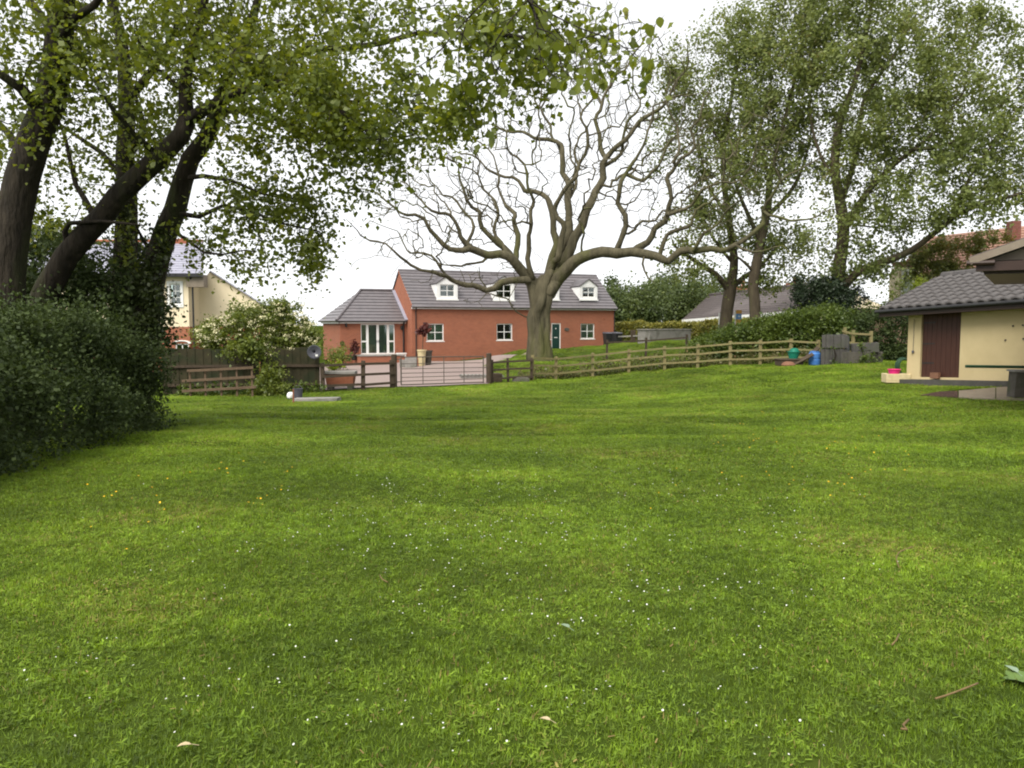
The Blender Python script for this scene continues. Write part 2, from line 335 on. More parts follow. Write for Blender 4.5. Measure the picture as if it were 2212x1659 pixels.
mat('dish_grey', (.06, .06, .075), (.08, .08, .095), .5, 6)
mat('terracotta', (.30, .11, .06), (.24, .085, .045), .85, 6, .2, 40)
mat('pink_plastic', (.75, .03, .22), (.70, .035, .20), .35, 4)
mat('blue_plastic', (.05, .16, .42), (.06, .18, .46), .4, 4)
mat('green_plastic', (.01, .17, .11), (.012, .14, .09), .4, 4)
mat('hose_green', (.02, .06, .03), (.03, .08, .04), .5, 6)
mat('sign_orange', (.62, .33, .08), (.58, .30, .07), .5, 4)
mat('sign_blue', (.12, .26, .52), (.13, .28, .55), .5, 4)
mat('cardboard', (.16, .08, .05), (.20, .10, .06), .9, 6)
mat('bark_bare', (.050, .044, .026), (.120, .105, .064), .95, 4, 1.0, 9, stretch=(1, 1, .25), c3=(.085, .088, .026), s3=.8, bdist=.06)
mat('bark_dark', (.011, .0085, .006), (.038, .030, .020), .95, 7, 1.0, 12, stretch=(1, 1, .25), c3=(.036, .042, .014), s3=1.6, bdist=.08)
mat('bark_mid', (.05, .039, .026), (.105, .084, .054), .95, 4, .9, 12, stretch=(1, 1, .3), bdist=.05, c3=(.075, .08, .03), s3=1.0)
mat('dead_twig', (.13, .085, .035), (.19, .13, .06), .9, 30)
mat('petal_white', (.66, .66, .62), (.58, .58, .54), .6, 5)
mat('petal_yellow', (.80, .48, .015), (.78, .42, .012), .5, 5)
mat('petal_cream', (.72, .68, .44), (.66, .62, .38), .7, 8)
glassmat('glass', refl=.08)
leafmat('leaf_near', (.065, .092, .015), (.175, .21, .030), .45, yellow=(.24, .24, .035), cs=.6)
leafmat('leaf_right', (.085, .115, .030), (.21, .25, .075), .40, yellow=(.20, .19, .07), cs=.35)
leafmat('leaf_back', (.045, .070, .026), (.115, .150, .045), .35, cs=.4)
leafmat('leaf_hedge', (.018, .032, .008), (.060, .088, .020), .22, rough=.7, cs=1.4)
leafmat('leaf_hedge_bright', (.035, .062, .012), (.10, .14, .022), .3, cs=.8)
leafmat('leaf_clipped', (.09, .10, .02), (.28, .26, .05), .3, cs=1.2)
leafmat('leaf_elder', (.055, .082, .014), (.17, .205, .036), .35, cs=.9)
leafmat('leaf_ivy', (.022, .032, .010), (.055, .075, .018), .2, cs=1)
leafmat('leaf_yew', (.012, .022, .012), (.030, .048, .020), .15, cs=1)
leafmat('leaf_lime', (.16, .22, .02), (.30, .36, .04), .3, cs=2)
leafmat('leaf_red', (.06, .015, .015), (.12, .04, .03), .3, cs=2)
leafmat('leaf_creeper', (.075, .095, .024), (.20, .20, .05), .3, yellow=(.24, .15, .05), cs=.5)
leafmat('leaf_scrub', (.06, .07, .02), (.15, .14, .05), .3, yellow=(.25, .16, .08), cs=1)
leafmat('leaf_weed', (.07, .12, .03), (.16, .24, .08), .3, cs=3)
gm = leafmat('grass_blade', (.074, .130, .010), (.225, .335, .030), .38, .6, yellow=(.32, .22, .09), cs=.55)
def vary_grass(m):
    nt = m.node_tree; N = nt.nodes; cr = next(n for n in N if n.type == 'VALTORGB'); ge = N.new('ShaderNodeNewGeometry'); outs = [l.to_socket for l in cr.outputs[0].links]; prev = cr.outputs[0]
    for sc, st, lo, hi in ((.22, (1, 1, 1), .72, 1.25), (1.0, (.22, 1.1, 1), .82, 1.16), (7, (1, 1, 1), .66, 1.28), (26, (1, 1, 1), .6, 1.35)):
        mp = N.new('ShaderNodeMapping'); mp.inputs['Scale'].default_value = st; lnk(nt, ge.outputs['Position'], mp.inputs[0]); n = N.new('ShaderNodeTexNoise'); n.inputs['Scale'].default_value = sc; n.inputs['Detail'].default_value = 3; lnk(nt, mp.outputs[0], n.inputs[0])
        r = N.new('ShaderNodeMapRange'); r.inputs[1].default_value = .3; r.inputs[2].default_value = .7; r.inputs[3].default_value = lo; r.inputs[4].default_value = hi; lnk(nt, n.outputs[0], r.inputs[0])
        h = N.new('ShaderNodeHueSaturation'); lnk(nt, r.outputs[0], h.inputs['Value']); lnk(nt, prev, h.inputs['Color']); prev = h.outputs[0]
    for o in outs: lnk(nt, prev, o)
vary_grass(gm)

# ------------------------------------------------------------------ ground
def axis(lo, hi, step, far):
    a = list(np.arange(lo, hi + .01, step)); s = step
    while a[-1] < far: s *= 1.35; a.append(a[-1] + s)
    s = step
    while a[0] > -far: s *= 1.35; a.insert(0, a[0] - s)
    return np.array(a)
gx = axis(-30, 36, .6, 900); gy = axis(-6, 92, .6, 1500); gy = gy[gy > -60]
GX, GY = np.meshgrid(gx, gy); GZ = terr(GX, GY); nx, ny = len(gx), len(gy)
ii = (np.arange(ny - 1)[:, None] * nx + np.arange(nx - 1)[None]).ravel()
ground = link('ground', npmesh('ground', np.stack([GX.ravel(), GY.ravel(), GZ.ravel()], 1), np.stack([ii, ii + 1, ii + nx + 1, ii + nx], 1)), 'soil')
tag(ground, kind='structure')
def loft(name, A, B, m, na=24, nb=24, dz=.02):
    A = np.array(A, float); B = np.array(B, float)
    def rs(P, n):
        d = np.r_[0, np.cumsum(np.hypot(*np.diff(P, axis=0).T))]; t = np.linspace(0, d[-1], n); return np.stack([np.interp(t, d, P[:, 0]), np.interp(t, d, P[:, 1])], 1)
    A = rs(A, na); B = rs(B, na); t = np.linspace(0, 1, nb)[None, :, None]; G = A[:, None] * (1 - t) + B[:, None] * t
    Z = terr(G[..., 0], G[..., 1]) + dz; i = (np.arange(na - 1)[:, None] * nb + np.arange(nb - 1)[None]).ravel()
    return link(name, npmesh(name, np.concatenate([G, Z[..., None]], 2).reshape(-1, 3), np.stack([i, i + nb, i + nb + 1, i + 1], 1)), m)
DRIVE_L = [(-8.3, 29.6), (-8.8, 33), (-10.2, 42), (-12, 49), (-12.5, 52.6)]
DRIVE_R = [(-1.0, 33.6), (-1.0, 36), (-1.3, 42), (-.2, 48), (1.2, 56.5)]
drive = tag(loft('driveway', DRIVE_L, DRIVE_R, 'gravel', 40, 30, .05), kind='structure')
def pip(x, y, poly):
    poly = np.array(poly); c = np.zeros(x.shape, bool); j = len(poly) - 1
    for i in range(len(poly)):
        xi, yi = poly[i]; xj, yj = poly[j]
        c ^= ((yi > y) != (yj > y)) & (x < (xj - xi) * (y - yi) / (yj - yi + 1e-12) + xi); j = i
    return c
DRIVE_POLY = DRIVE_L + DRIVE_R[::-1]
def gpoint(px, py):
    px = np.asarray(px, float); py = np.asarray(py, float)
    u = (px - PW / 2) / F; v = (PH / 2 - py) / F; yd = math.cos(PITCH) + v * math.sin(PITCH); zd = v * math.cos(PITCH) - math.sin(PITCH)
    z = np.zeros_like(px)
    for _ in range(12):
        s = (z - EYE) / np.minimum(zd, -.004); z = .5 * z + .5 * terr(u * s, yd * s)
    return np.stack([u * s, yd * s, terr(u * s, yd * s)], 1)
# patio: three concrete slabs, the first one damp
patio = tag(bpy.data.objects.new('patio', None), kind='structure'); COL.objects.link(patio)
def slab(P, m, h=.035):
    g = gpoint([p[0] for p in P], [p[1] for p in P]); b = MB(); n = len(g)
    b.add([(x, y, z - .1) for x, y, z in g] + [(x, y, z + h) for x, y, z in g], [tuple(range(n, 2 * n))] + [(i, (i + 1) % n, n + (i + 1) % n, n + i) for i in range(n)])
    return b.build('slab', m, patio)
slab([(1988, 856), (2069, 861), (2069, 847), (2030, 848)], 'paving_wet')
slab([(2071, 861), (2150, 865), (2150, 840), (2071, 846.5)], 'paving')
slab([(2152, 865), (2340, 873), (2340, 826), (2152, 839.8)], 'paving', .04)

# ------------------------------------------------------------------ grass (one mass; patches of blades set out over the lawn and bank)
def grass_patch(rng, n, size, broad):
    m = n + broad; x = rng.uniform(-.5, .5, (m, 2)) * size; az = rng.uniform(0, 6.283, m); h = np.clip(rng.normal(.0175, .008, m), .006, .05); w = rng.uniform(.0014, .003, m)
    lean = rng.uniform(.3, 1.7, m); d = np.stack([np.cos(az), np.sin(az)], 1); s = np.stack([-d[:, 1], d[:, 0]], 1)
    tipz = h / np.sqrt(1 + lean ** 2) * 1.2; tip = x + d * (h * lean)[:, None] * .8
    w2 = w * .35
    if broad:      # clover and plantain leaves
        b = slice(n, m); w[b] = rng.uniform(.003, .006, broad); w2[b] = w[b] * .8; tipz[b] = rng.uniform(.012, .035, broad); tip[b] = x[b] + d[b] * rng.uniform(.015, .035, broad)[:, None]
    z0 = np.zeros(m); z0[n:] = tipz[n:] * .8
    V = np.stack([np.c_[x - s * w[:, None], z0], np.c_[x + s * w[:, None], z0], np.c_[tip + s * w2[:, None], tipz], np.c_[tip - s * w2[:, None], tipz]], 1)
    return V.reshape(-1, 3), np.arange(m * 4).reshape(m, 4), np.where(rng.random(m) < .025, 1.35, rng.random(m))
rng = np.random.default_rng(5)
PS = .42; V = []; Fq = []; RN = []; VAR = []; k = 0
for var, (n, br) in enumerate([(2700, 90), (2500, 220), (2800, 30)]):
    v, f, r_ = grass_patch(rng, n, PS * 1.4, br); V.append(v); Fq.append(f + k); RN.append(r_); VAR.append(np.full(len(v), var + 1)); k += len(v)
pts = []
for Y0, Y1, sc in ((1.9, 6, .85), (6, 9, 1.0), (9, 15, 1.3), (15, 26, 1.9), (26, 60, 2.8)):
    st = PS * sc * (.85 if sc > 1.5 else 1)
    yy = np.arange(Y0, Y1, st)
    for y in yy:
        hw = .72 * y + 1.2; xs = np.arange(-hw, hw, st); p = np.stack([xs + rng.uniform(-.18, .18, len(xs)) * st, np.full(len(xs), y) + rng.uniform(-.18, .18, len(xs)) * st], 1)
        pts.append(np.c_[p, np.full(len(p), sc)])
pts = np.vstack(pts); X, Y = pts[:, 0], pts[:, 1]
keep = ~pip(X, Y, DRIVE_POLY) & (X < 22)
fy = np.interp(X, [-12, -7, -4.6, -1, 0, 40], [27.6, 30, 31, 33.6, 80, 80]); keep &= Y < fy
PATIO_OUT = gpoint([1985, 2035, 2340, 2340, 2071], [856, 847, 824, 874, 862.5])[:, :2]; keep &= ~pip(X, Y, PATIO_OUT)      # patio
keep &= ~((X > 11.35 + (23.5 - Y) * .5) & (Y > 14) & (Y < 23.9) & (X > 11.0))
keep &= ~((Y > 54 + .44 * (X + 6.8)) & (X > -12) & (X < 9))
keep &= ~((X < -6.9) & (Y > 6) & (Y < 14.5))
pts = pts[keep]; PZ = terr(pts[:, 0], pts[:, 1]) - .004; npt = len(pts)
gv = np.vstack(V + [np.c_[pts[:, :2], PZ]]); me = npmesh('grass', gv, np.vstack(Fq), False, np.concatenate(RN))
a = me.attributes.new('var', 'INT', 'POINT'); a.data.foreach_set('value', np.r_[np.concatenate(VAR), np.zeros(npt)].astype(np.int32))
a = me.attributes.new('scl', 'FLOAT_VECTOR', 'POINT'); sc3 = np.zeros((len(gv), 3)); sz = pts[:, 2:3]; sc3[-npt:] = np.c_[sz, sz, 1 + (sz - 1) * .35 + rng.uniform(-.25, .3, (npt, 1))]; a.data.foreach_set('vector', sc3.astype(np.float32).ravel())
e_ = .4; dzx = (terr(pts[:, 0] + e_, pts[:, 1]) - terr(pts[:, 0] - e_, pts[:, 1])) / (2 * e_); dzy = (terr(pts[:, 0], pts[:, 1] + e_) - terr(pts[:, 0], pts[:, 1] - e_)) / (2 * e_)
th = rng.uniform(0, 6.283, npt); gx_ = dzx * np.cos(th) + dzy * np.sin(th); gy_ = -dzx * np.sin(th) + dzy * np.cos(th)      # slope in each patch's own heading
a = me.attributes.new('rot', 'FLOAT_VECTOR', 'POINT'); rt = np.zeros((len(gv), 3)); rt[-npt:] = np.c_[np.arctan(gy_), -np.arctan(gx_), th]; a.data.foreach_set('vector', rt.astype(np.float32).ravel())
grass = tag(link('grass', me, 'grass_blade'), 'short mown green lawn grass with clover', 'grass', kind='stuff')
ng = bpy.data.node_groups.new('grass_nodes', 'GeometryNodeTree'); ng.interface.new_socket('Geometry', in_out='INPUT', socket_type='NodeSocketGeometry'); ng.interface.new_socket('Geometry', in_out='OUTPUT', socket_type='NodeSocketGeometry')
N = ng.nodes; gi = N.new('NodeGroupInput'); go = N.new('NodeGroupOutput')
def named(nm, t):
    q = N.new('GeometryNodeInputNamedAttribute'); q.data_type = t; q.inputs['Name'].default_value = nm; return q.outputs['Attribute']
va = named('var', 'INT')
def sep(val):
    c = N.new('FunctionNodeCompare'); c.data_type = 'INT'; c.operation = 'EQUAL'; ng.links.new(va, c.inputs[2]); c.inputs[3].default_value = val
    s = N.new('GeometryNodeSeparateGeometry'); s.domain = 'POINT'; ng.links.new(gi.outputs[0], s.inputs[0]); ng.links.new(c.outputs[0], s.inputs[1]); return s.outputs[0]
jn = N.new('GeometryNodeJoinGeometry')
for val in (1, 2, 3):
    g2 = N.new('GeometryNodeGeometryToInstance'); ng.links.new(sep(val), g2.inputs[0]); ng.links.new(g2.outputs[0], jn.inputs[0])
ip = N.new('GeometryNodeInstanceOnPoints'); ng.links.new(sep(0), ip.inputs['Points']); ng.links.new(jn.outputs[0], ip.inputs['Instance']); ip.inputs['Pick Instance'].default_value = True
er = N.new('FunctionNodeEulerToRotation'); ng.links.new(named('rot', 'FLOAT_VECTOR'), er.inputs[0]); ng.links.new(er.outputs[0], ip.inputs['Rotation'])
ng.links.new(named('scl', 'FLOAT_VECTOR'), ip.inputs['Scale']); ng.links.new(ip.outputs[0], go.inputs[0])
grass.modifiers.new('spread', 'NODES').node_group = ng

# flowers in the lawn
def flower_mass(name, label, m, P, size, h, seed):
    rng = np.random.default_rng(seed); n = len(P); C = P + np.c_[np.zeros((n, 2)), rng.uniform(h[0], h[1], n)]
    th = np.arange(6) * math.pi / 3; tp = np.stack([np.cos(th), np.sin(th), .25 * np.ones(6)], 1) * .5
    tilt = rng.normal(size=(n, 3)) * .35; tilt[:, 2] = 1; tilt /= np.linalg.norm(tilt, axis=1)[:, None]
    s = np.cross(tilt, np.array([.3, 1, .1])); s /= np.linalg.norm(s, axis=1)[:, None]; t = np.cross(tilt, s); sz = (size * rng.uniform(.7, 1.25, n))[:, None, None]
    Vv = C[:, None] + sz * (tp[None, :, 0:1] * s[:, None] + tp[None, :, 1:2] * t[:, None] + tp[None, :, 2:3] * tilt[:, None])
    return tag(link(name, npmesh(name, Vv.reshape(-1, 3), np.arange(n * 6).reshape(n, 6), False), m), label, 'flowers', kind='stuff')
rng = np.random.default_rng(8)
def clusters(n, boxes, sp):
    out = []
    for x0, x1, y0, y1, w in boxes:
        k = int(n * w); c = np.c_[rng.uniform(x0, x1, max(1, k // 3)), rng.uniform(y0, y1, max(1, k // 3))]; c = c[rng.integers(0, len(c), k)]; out.append(c + rng.normal(size=(k, 2)) * np.array(sp) * (c[:, 1:2] - 700) / 300)
    return np.vstack(out)
cl = clusters(1000, [(700, 1750, 960, 1200, .5), (300, 1900, 930, 1350, .3), (850, 1900, 1250, 1620, .12), (0, 900, 1050, 1600, .08)], (22, 9)); cl = cl[(cl[:, 1] > 850)]
flower_mass('daisies', 'tiny white daisies scattered over the lawn', 'petal_white', gpoint(cl[:, 0], cl[:, 1]), .009, (.02, .03), 1)
cl = clusters(230, [(1400, 1950, 880, 1080, .6), (100, 800, 980, 1180, .2), (1500, 2100, 840, 900, .2)], (40, 14)); cl = cl[(cl[:, 1] > 835)]
flower_mass('buttercups', 'small yellow buttercups dotted in the lawn', 'petal_yellow', gpoint(cl[:, 0], cl[:, 1]), .0155, (.04, .07), 2)
# ------------------------------------------------------------------ buildings: shared builders
def openwall(b, u0, u1, z0, z1, v, holes, rev=.12):
    """wall sheet in the plane y=v with openings and their reveals"""
    us = sorted({u0, u1, *[h[0] for h in holes], *[h[1] for h in holes]}); zs = sorted({z0, z1, *[h[2] for h in holes], *[h[3] for h in holes]})
    for i in range(len(us) - 1):
        for j in range(len(zs) - 1):
            uc, zc = (us[i] + us[i + 1]) / 2, (zs[j] + zs[j + 1]) / 2
            if any(h[0] < uc < h[1] and h[2] < zc < h[3] for h in holes): continue
            b.quad((us[i], v, zs[j]), (us[i + 1], v, zs[j]), (us[i + 1], v, zs[j + 1]), (us[i], v, zs[j + 1]))
    for a, c, d, e in holes:
        b.quad((a, v, d), (a, v + rev, d), (a, v + rev, e), (a, v, e)); b.quad((c, v, d), (c, v, e), (c, v + rev, e), (c, v + rev, d))
        b.quad((a, v, e), (a, v + rev, e), (c, v + rev, e), (c, v, e)); b.quad((a, v, d), (c, v, d), (c, v + rev, d), (a, v + rev, d))
def window(par, u0, u1, z0, z1, v, nu=2, nz=2, back='interior', fw=.07, sill=True, name='window', cols=None, bar=.045, opener=False):
    """frame set in an opening; panes, sill and what is behind the glass are its sub-parts"""
    b = MB(); y0, y1 = v + .02, v + .08
    b.box(u0, u1, y0, y1, z0, z0 + fw); b.box(u0, u1, y0, y1, z1 - fw, z1); b.box(u0, u0 + fw, y0, y1, z0 + fw, z1 - fw); b.box(u1 - fw, u1, y0, y1, z0 + fw, z1 - fw)
    cu = cols or [u0 + fw + (u1 - u0 - 2 * fw) * i / nu for i in range(nu + 1)]; cz = [z0 + fw + (z1 - z0 - 2 * fw) * i / nz for i in range(nz + 1)]
    for c in cu[1:-1]: b.box(c - bar / 2, c + bar / 2, y0 + .003, y1 - .003, z0 + fw, z1 - fw)
    for c in cz[1:-1]: b.box(u0 + fw, u1 - fw, y0 + .005, y1 - .005, c - bar / 2, c + bar / 2)
    w = b.build(name, 'white_paint', par)
    for i in range(nu):
        for j in range(nz): MB().box(cu[i] + .001, cu[i + 1] - .001, v + .045, v + .052, cz[j] + .001, cz[j + 1] - .001).build('pane', 'glass', w)
    if back == 'blind':
        n = max(6, int((u1 - u0) / .09))
        bb = MB()
        for i in range(n):
            a = u0 + (u1 - u0) * i / n; c = u0 + (u1 - u0) * (i + .82) / n
            bb.hexa([(a, v + .13, z0), (c, v + .16, z0), (c, v + .165, z0), (a, v + .135, z0), (a, v + .13, z1), (c, v + .16, z1), (c, v + .165, z1), (a, v + .135, z1)])
        bb.build('blind', 'blind', w)
        MB().box(u0, u1, v + .3, v + .32, z0, z1).build('room', 'interior', w)
    elif back == 'pale': MB().box(u0, u1, v + .14, v + .15, z0, z1).build('curtain', 'blind', w)
    else:
        MB().box(u0, u1, v + .35, v + .37, z0, z1).build('room', 'interior', w)
    if sill: MB().box(u0 - .06, u1 + .06, v - .07, v + .02, z0 - .05, z0 - .001).build('sill', 'white_paint', w)
    return w
def courses(b, A, B, C, D, n, t=.03):
    """roof slope in overlapping courses: A-B the eave, D-C the top edge (A below D)"""
    A, B, C, D = map(Vector, (A, B, C, D)); nr = (B - A).cross(D - A).normalized()
    for i in range(n):
        a = A.lerp(D, i / n); c = B.lerp(C, i / n); a2 = A.lerp(D, (i + 1.15) / n if i < n - 1 else 1); c2 = B.lerp(C, (i + 1.15) / n if i < n - 1 else 1)
        b.quad(a + nr * t, c + nr * t, c2 + nr * .004, a2 + nr * .004); b.quad(a, c, c + nr * t, a + nr * t)
    b.quad(A - nr * .05, B - nr * .05, C - nr * .05, D - nr * .05)
    b.quad(A - nr * .05, D - nr * .05, D, A); b.quad(B - nr * .05, B + nr * .01, C + nr * .01, C - nr * .05); b.quad(A - nr * .05, A, B, B - nr * .05)

# ------------------------------------------------------------------ brick house
HX, HY = -6.84, 55.0; HA = math.atan2(6.5, 14.7); hd = (math.cos(HA), math.sin(HA))
house = thing('brick_house', 'long red brick house with grey tiled roof and white dormers behind the bare tree', 'house', (HX, HY, 0), HA)
def fac(px, py, v=0.0):
    k = (px - PW / 2) / F; x0 = HX - hd[1] * v; y0 = HY + hd[0] * v
    u = (k * y0 - x0) / (hd[0] - k * hd[1]); return u, at(px, py, y0 + u * hd[1]).z
def rect(x0, x1, y0, y1, v=0.0):
    ua, za = fac(x0, y1, v); ub, zb = fac(x1, y0, v); return ua, ub, za, fac(x0, y0, v)[1]
EZ, RZ, DEP, LEN = 2.87, 5.33, 6.0, fac(1327, 660)[0]
wins = [rect(922, 959, 699, 737), rect(1073, 1107, 699, 735), rect(1254, 1284, 699, 732)]
dr = rect(1191, 1211, 698, 755); sd_ = rect(1180, 1190, 698, 733)
b = MB(); holes = wins + [dr, sd_]; openwall(b, 0, LEN, -2.2, EZ, 0, holes)
b.add([(0, 0, -2.2), (0, 0, EZ), (0, DEP / 2, RZ - .08), (0, DEP, EZ), (0, DEP, -2.2)], [(0, 1, 2, 3, 4)]); b.add([(LEN, 0, -2.2), (LEN, DEP, -2.2), (LEN, DEP, EZ), (LEN, DEP / 2, RZ - .08), (LEN, 0, EZ)], [(0, 1, 2, 3, 4)]); b.quad((0, DEP, -2.2), (0, DEP, EZ), (LEN, DEP, EZ), (LEN, DEP, -2.2))
b.build('wall', 'red_brick', house)
for w, bk in zip(wins, ('pale', 'interior', 'pale')): window(house, *w, 0.05, back=bk)
window(house, *sd_, .05, 1, 2, fw=.05)
f = MB(); f.box(dr[0], dr[0] + .07, .03, .1, dr[2], dr[3]); f.box(dr[1] - .07, dr[1], .03, .1, dr[2], dr[3]); f.box(dr[0] + .07, dr[1] - .07, .03, .1, dr[3] - .07, dr[3]); f.build('door_frame', 'white_paint', house)
dd = MB().box(dr[0] + .07, dr[1] - .07, .06, .1, dr[2], dr[3] - .07).build('door', 'green_door', house)
um = (dr[0] + dr[1]) / 2; p = MB()
for sx in (-1, 1):
    for za, zb in ((.15, .75), (1.05, 1.75)): p.box(um + sx * .2 - .13, um + sx * .2 + .13, .045, .06, dr[2] + za, dr[2] + zb)
p.build('door_panels', 'green_door', dd); MB().box(um - .13, um + .13, .04, .058, dr[2] + .86, dr[2] + .91).build('letterbox', 'white_paint', dd); MB().box(um - .03, um + .03, .035, .058, dr[2] + 1.5, dr[2] + 1.58).build('knocker', 'white_paint', dd)
MB().box(dr[0] - .1, dr[1] + .1, -.45, -.01, dr[2] - .16, dr[2] - .02).build('doorstep', 'concrete', house)
# roof with its courses, ridge, gutters
b = MB(); ov = .28; sl_ = (RZ - EZ) / (DEP / 2)
courses(b, (-.06, -ov, EZ - sl_ * ov + .12), (LEN + .1, -ov, EZ - sl_ * ov + .12), (LEN + .1, DEP / 2, RZ + .12), (-.06, DEP / 2, RZ + .12), 12, .05)
courses(b, (LEN + .1, DEP + ov, EZ - sl_ * ov + .12), (-.06, DEP + ov, EZ - sl_ * ov + .12), (-.06, DEP / 2, RZ + .12), (LEN + .1, DEP / 2, RZ + .12), 6, .05)
roof = b.build('roof', 'slate_tile', house)
for i in range(32):
    u = -.06 + (LEN + .16) * i / 32; MB().tube([(u, DEP / 2, RZ + .1), (u + LEN / 32 - .01, DEP / 2, RZ + .1)], .11, 8).build('ridge_tile', 'slate_tile', roof)
MB().box(-.02, LEN + .05, -.16, -.02, EZ - .22, EZ - .06).build('fascia', 'white_paint', house)
MB().tube([(-.05, -.23, EZ - .09), (LEN + .1, -.23, EZ - .09)], .055, 8).build('gutter', 'black_plastic', house)
for u in (.28, LEN - .06): MB().tube([(u, -.2, EZ - .1), (u, -.06, EZ - .4), (u, -.06, -1.6)], .038, 8).build('downpipe', 'black_plastic', house)
MB().add([(-.07, -.15, EZ - .1), (-.07, DEP / 2, RZ - .02), (-.07, DEP / 2, RZ + .1), (-.07, -.15, EZ + .06), (-.02, -.15, EZ - .1), (-.02, DEP / 2, RZ - .02), (-.02, DEP / 2, RZ + .1), (-.02, -.15, EZ + .06)], [(0, 1, 2, 3), (7, 6, 5, 4), (0, 3, 7, 4), (3, 2, 6, 7), (0, 4, 5, 1)]).build('verge', 'red_brick', house)
b = MB(); u, z = fac(1224, 711.5)
b.add([(u + .22 * math.cos(a) * s, y, z + .13 * math.sin(a) * s) for y, s in ((-.005, 1), (-.04, .9)) for a in np.arange(12) * math.pi / 6], [tuple(range(12, 24))] + [(i, (i + 1) % 12, 12 + (i + 1) % 12, 12 + i) for i in range(12)]).build('name_plaque', 'dark_stone', house)
u, z = fac(1304, 688); MB().box(u - .06, u + .06, -.05, -.002, z - .06, z + .06).build('wall_vent', 'terracotta', house)
# dormers: cheeks, gabled face with a window, small tiled roof
def dormer(x0, x1, y0, y1):
    v = .32; ua, ub, za, zb = rect(x0, x1, y0, y1, v); zroof = EZ + sl_ * v; f0, f1 = ua - .22, ub + .22; zs = max(za - .18, EZ + sl_ * .32 - .02); ze = zb + .06; apex = zb + .56; uc = (f0 + f1) / 2
    d = MB(); h = [(ua, ub, za, zb)]; openwall(d, f0, f1, zs, ze, v, h, .1); d.add([(f0, v, ze), (f1, v, ze), (uc, v, apex)], [(0, 1, 2)])
    vb = (ze - EZ) / sl_
    for f_, o in ((f0, 1), (f1, -1)): d.add([(f_, v, zs), (f_, v, ze), (f_, vb, ze)], [(0, 1, 2) if o > 0 else (2, 1, 0)])
    dm = d.build('dormer', 'white_boards', house)
    window(dm, ua, ub, za, zb, v + .02, sill=False, fw=.06, name='window')
    va = (apex - EZ) / sl_; t = MB(); e = .07; sd2 = (apex - ze) / (uc - f0)
    for s in (-1, 1):
        fe = uc + s * ((f1 - f0) / 2 + e); zz = ze - e * sd2 + .05; A = (fe, v - .06, zz); D = (uc, v - .06, apex + .06); C = (uc, va, apex + .06); B = (fe, vb - .1, zz)
        courses(t, *( (B, A, D, C) if s < 0 else (A, B, C, D)), 5, .035)
    t.build('dormer_roof', 'slate_tile', dm)
    MB().box(f0 - .04, f1 + .04, v - .09, v - .01, zs - .07, zs + .02).build('apron', 'white_paint', dm)
for x0, x1, y0, y1 in ((951, 983, 614, 641), (1072, 1105, 614, 643), (1172, 1202, 617, 642), (1257, 1284, 620, 642)): dormer(x0, x1, y0, y1)
# hipped side wing with french windows
WV, WL, WD = 1.2, 4.65, 6.0; WZ, WR = 1.85, 4.0
fr = rect(780, 853, 700, 765, WV); b = MB(); openwall(b, -WL, 0, -2.4, WZ, WV, [fr]); b.quad((-WL, WV + WD, -2.4), (-WL, WV, -2.4), (-WL, WV, WZ), (-WL, WV + WD, WZ)); b.quad((-.01, WV + WD, -2.4), (-WL, WV + WD, -2.4), (-WL, WV + WD, WZ), (-.01, WV + WD, WZ))
wing = b.build('side_wing', 'red_brick', house)
c4 = [fr[0] + .06, fr[0] + .06 + (fr[1] - fr[0]) * .17, (fr[0] + fr[1]) / 2, fr[1] - .06 - (fr[1] - fr[0]) * .17, fr[1] - .06]
fw_ = window(wing, *fr, WV + .03, 4, 1, 'blind', fw=.06, name='french_window', cols=c4, bar=.17)
zt = fr[2] + (fr[3] - fr[2]) * .42
MB().box(c4[0], c4[1], WV + .046, WV + .112, zt - .05, zt + .05).build('transom', 'white_paint', fw_); MB().box(c4[3], c4[4], WV + .046, WV + .112, zt - .05, zt + .05).build('transom', 'white_paint', fw_)
for s in (-.06, .06): MB().box(c4[2] + s - .015, c4[2] + s + .015, WV + .0, WV + .05, zt - .08, zt + .08).build('handle', 'black_plastic', fw_)
o_ = .3; L, Rr, V0, V1, VM = -WL - o_, -.0, WV - o_, WV + WD + o_, WV + WD / 2; ze = WZ - .05; ha = -WL + 2.15
b = MB(); courses(b, (L, V0, ze), (Rr - .07, V0, ze), (Rr - .07, VM, WR), (ha, VM, WR), 10, .05); courses(b, (L, V1, ze), (L, V0, ze), (ha, VM, WR), (ha, VM + .01, WR), 10, .05); courses(b, (Rr - .07, V1, ze), (L, V1, ze), (ha, VM, WR), (Rr - .07, VM, WR), 5, .05)
wr = b.build('wing_roof', 'slate_tile', house)
MB().tube([(L, V0, ze + .07), (ha, VM, WR + .07), (Rr - .1, VM, WR + .07)], .09, 8).build('ridge_tile', 'slate_tile', wr)
MB().bar((-.1, V0, ze + .1), (-.1, VM, WR + .08), .22, .06).build('flashing', 'blue_slate', wr)
MB().box(-WL - .12, -.1, WV - .14, WV - .01, WZ - .2, WZ - .06).build('wing_fascia', 'white_paint', house); MB().box(-WL - .14, -WL - .01, WV - .14, WV + WD, WZ - .2, WZ - .06).build('wing_fascia', 'white_paint', house)
MB().tube([(L, V0 + .02, ze), (-.1, V0 + .02, ze)], .05, 8).build('gutter', 'black_plastic', house); MB().tube([(-.25, V0 + .05, ze), (-.25, WV - .06, ze - .3), (-.25, WV - .06, -1.5)], .06, 8).build('downpipe', 'black_plastic', house)
def wall_lamp(px, py, v):
    u, z = fac(px, py, v); MB().lathe([(.03, .16), (.08, .12), (.07, -.06), (.04, -.12)], 8, (u, v - .12, z)).bar((u, v, z), (u, v - .12, z), .04, .04).build('wall_lamp', 'black_plastic', house)
wall_lamp(867, 709, WV); wall_lamp(748, 703, WV)
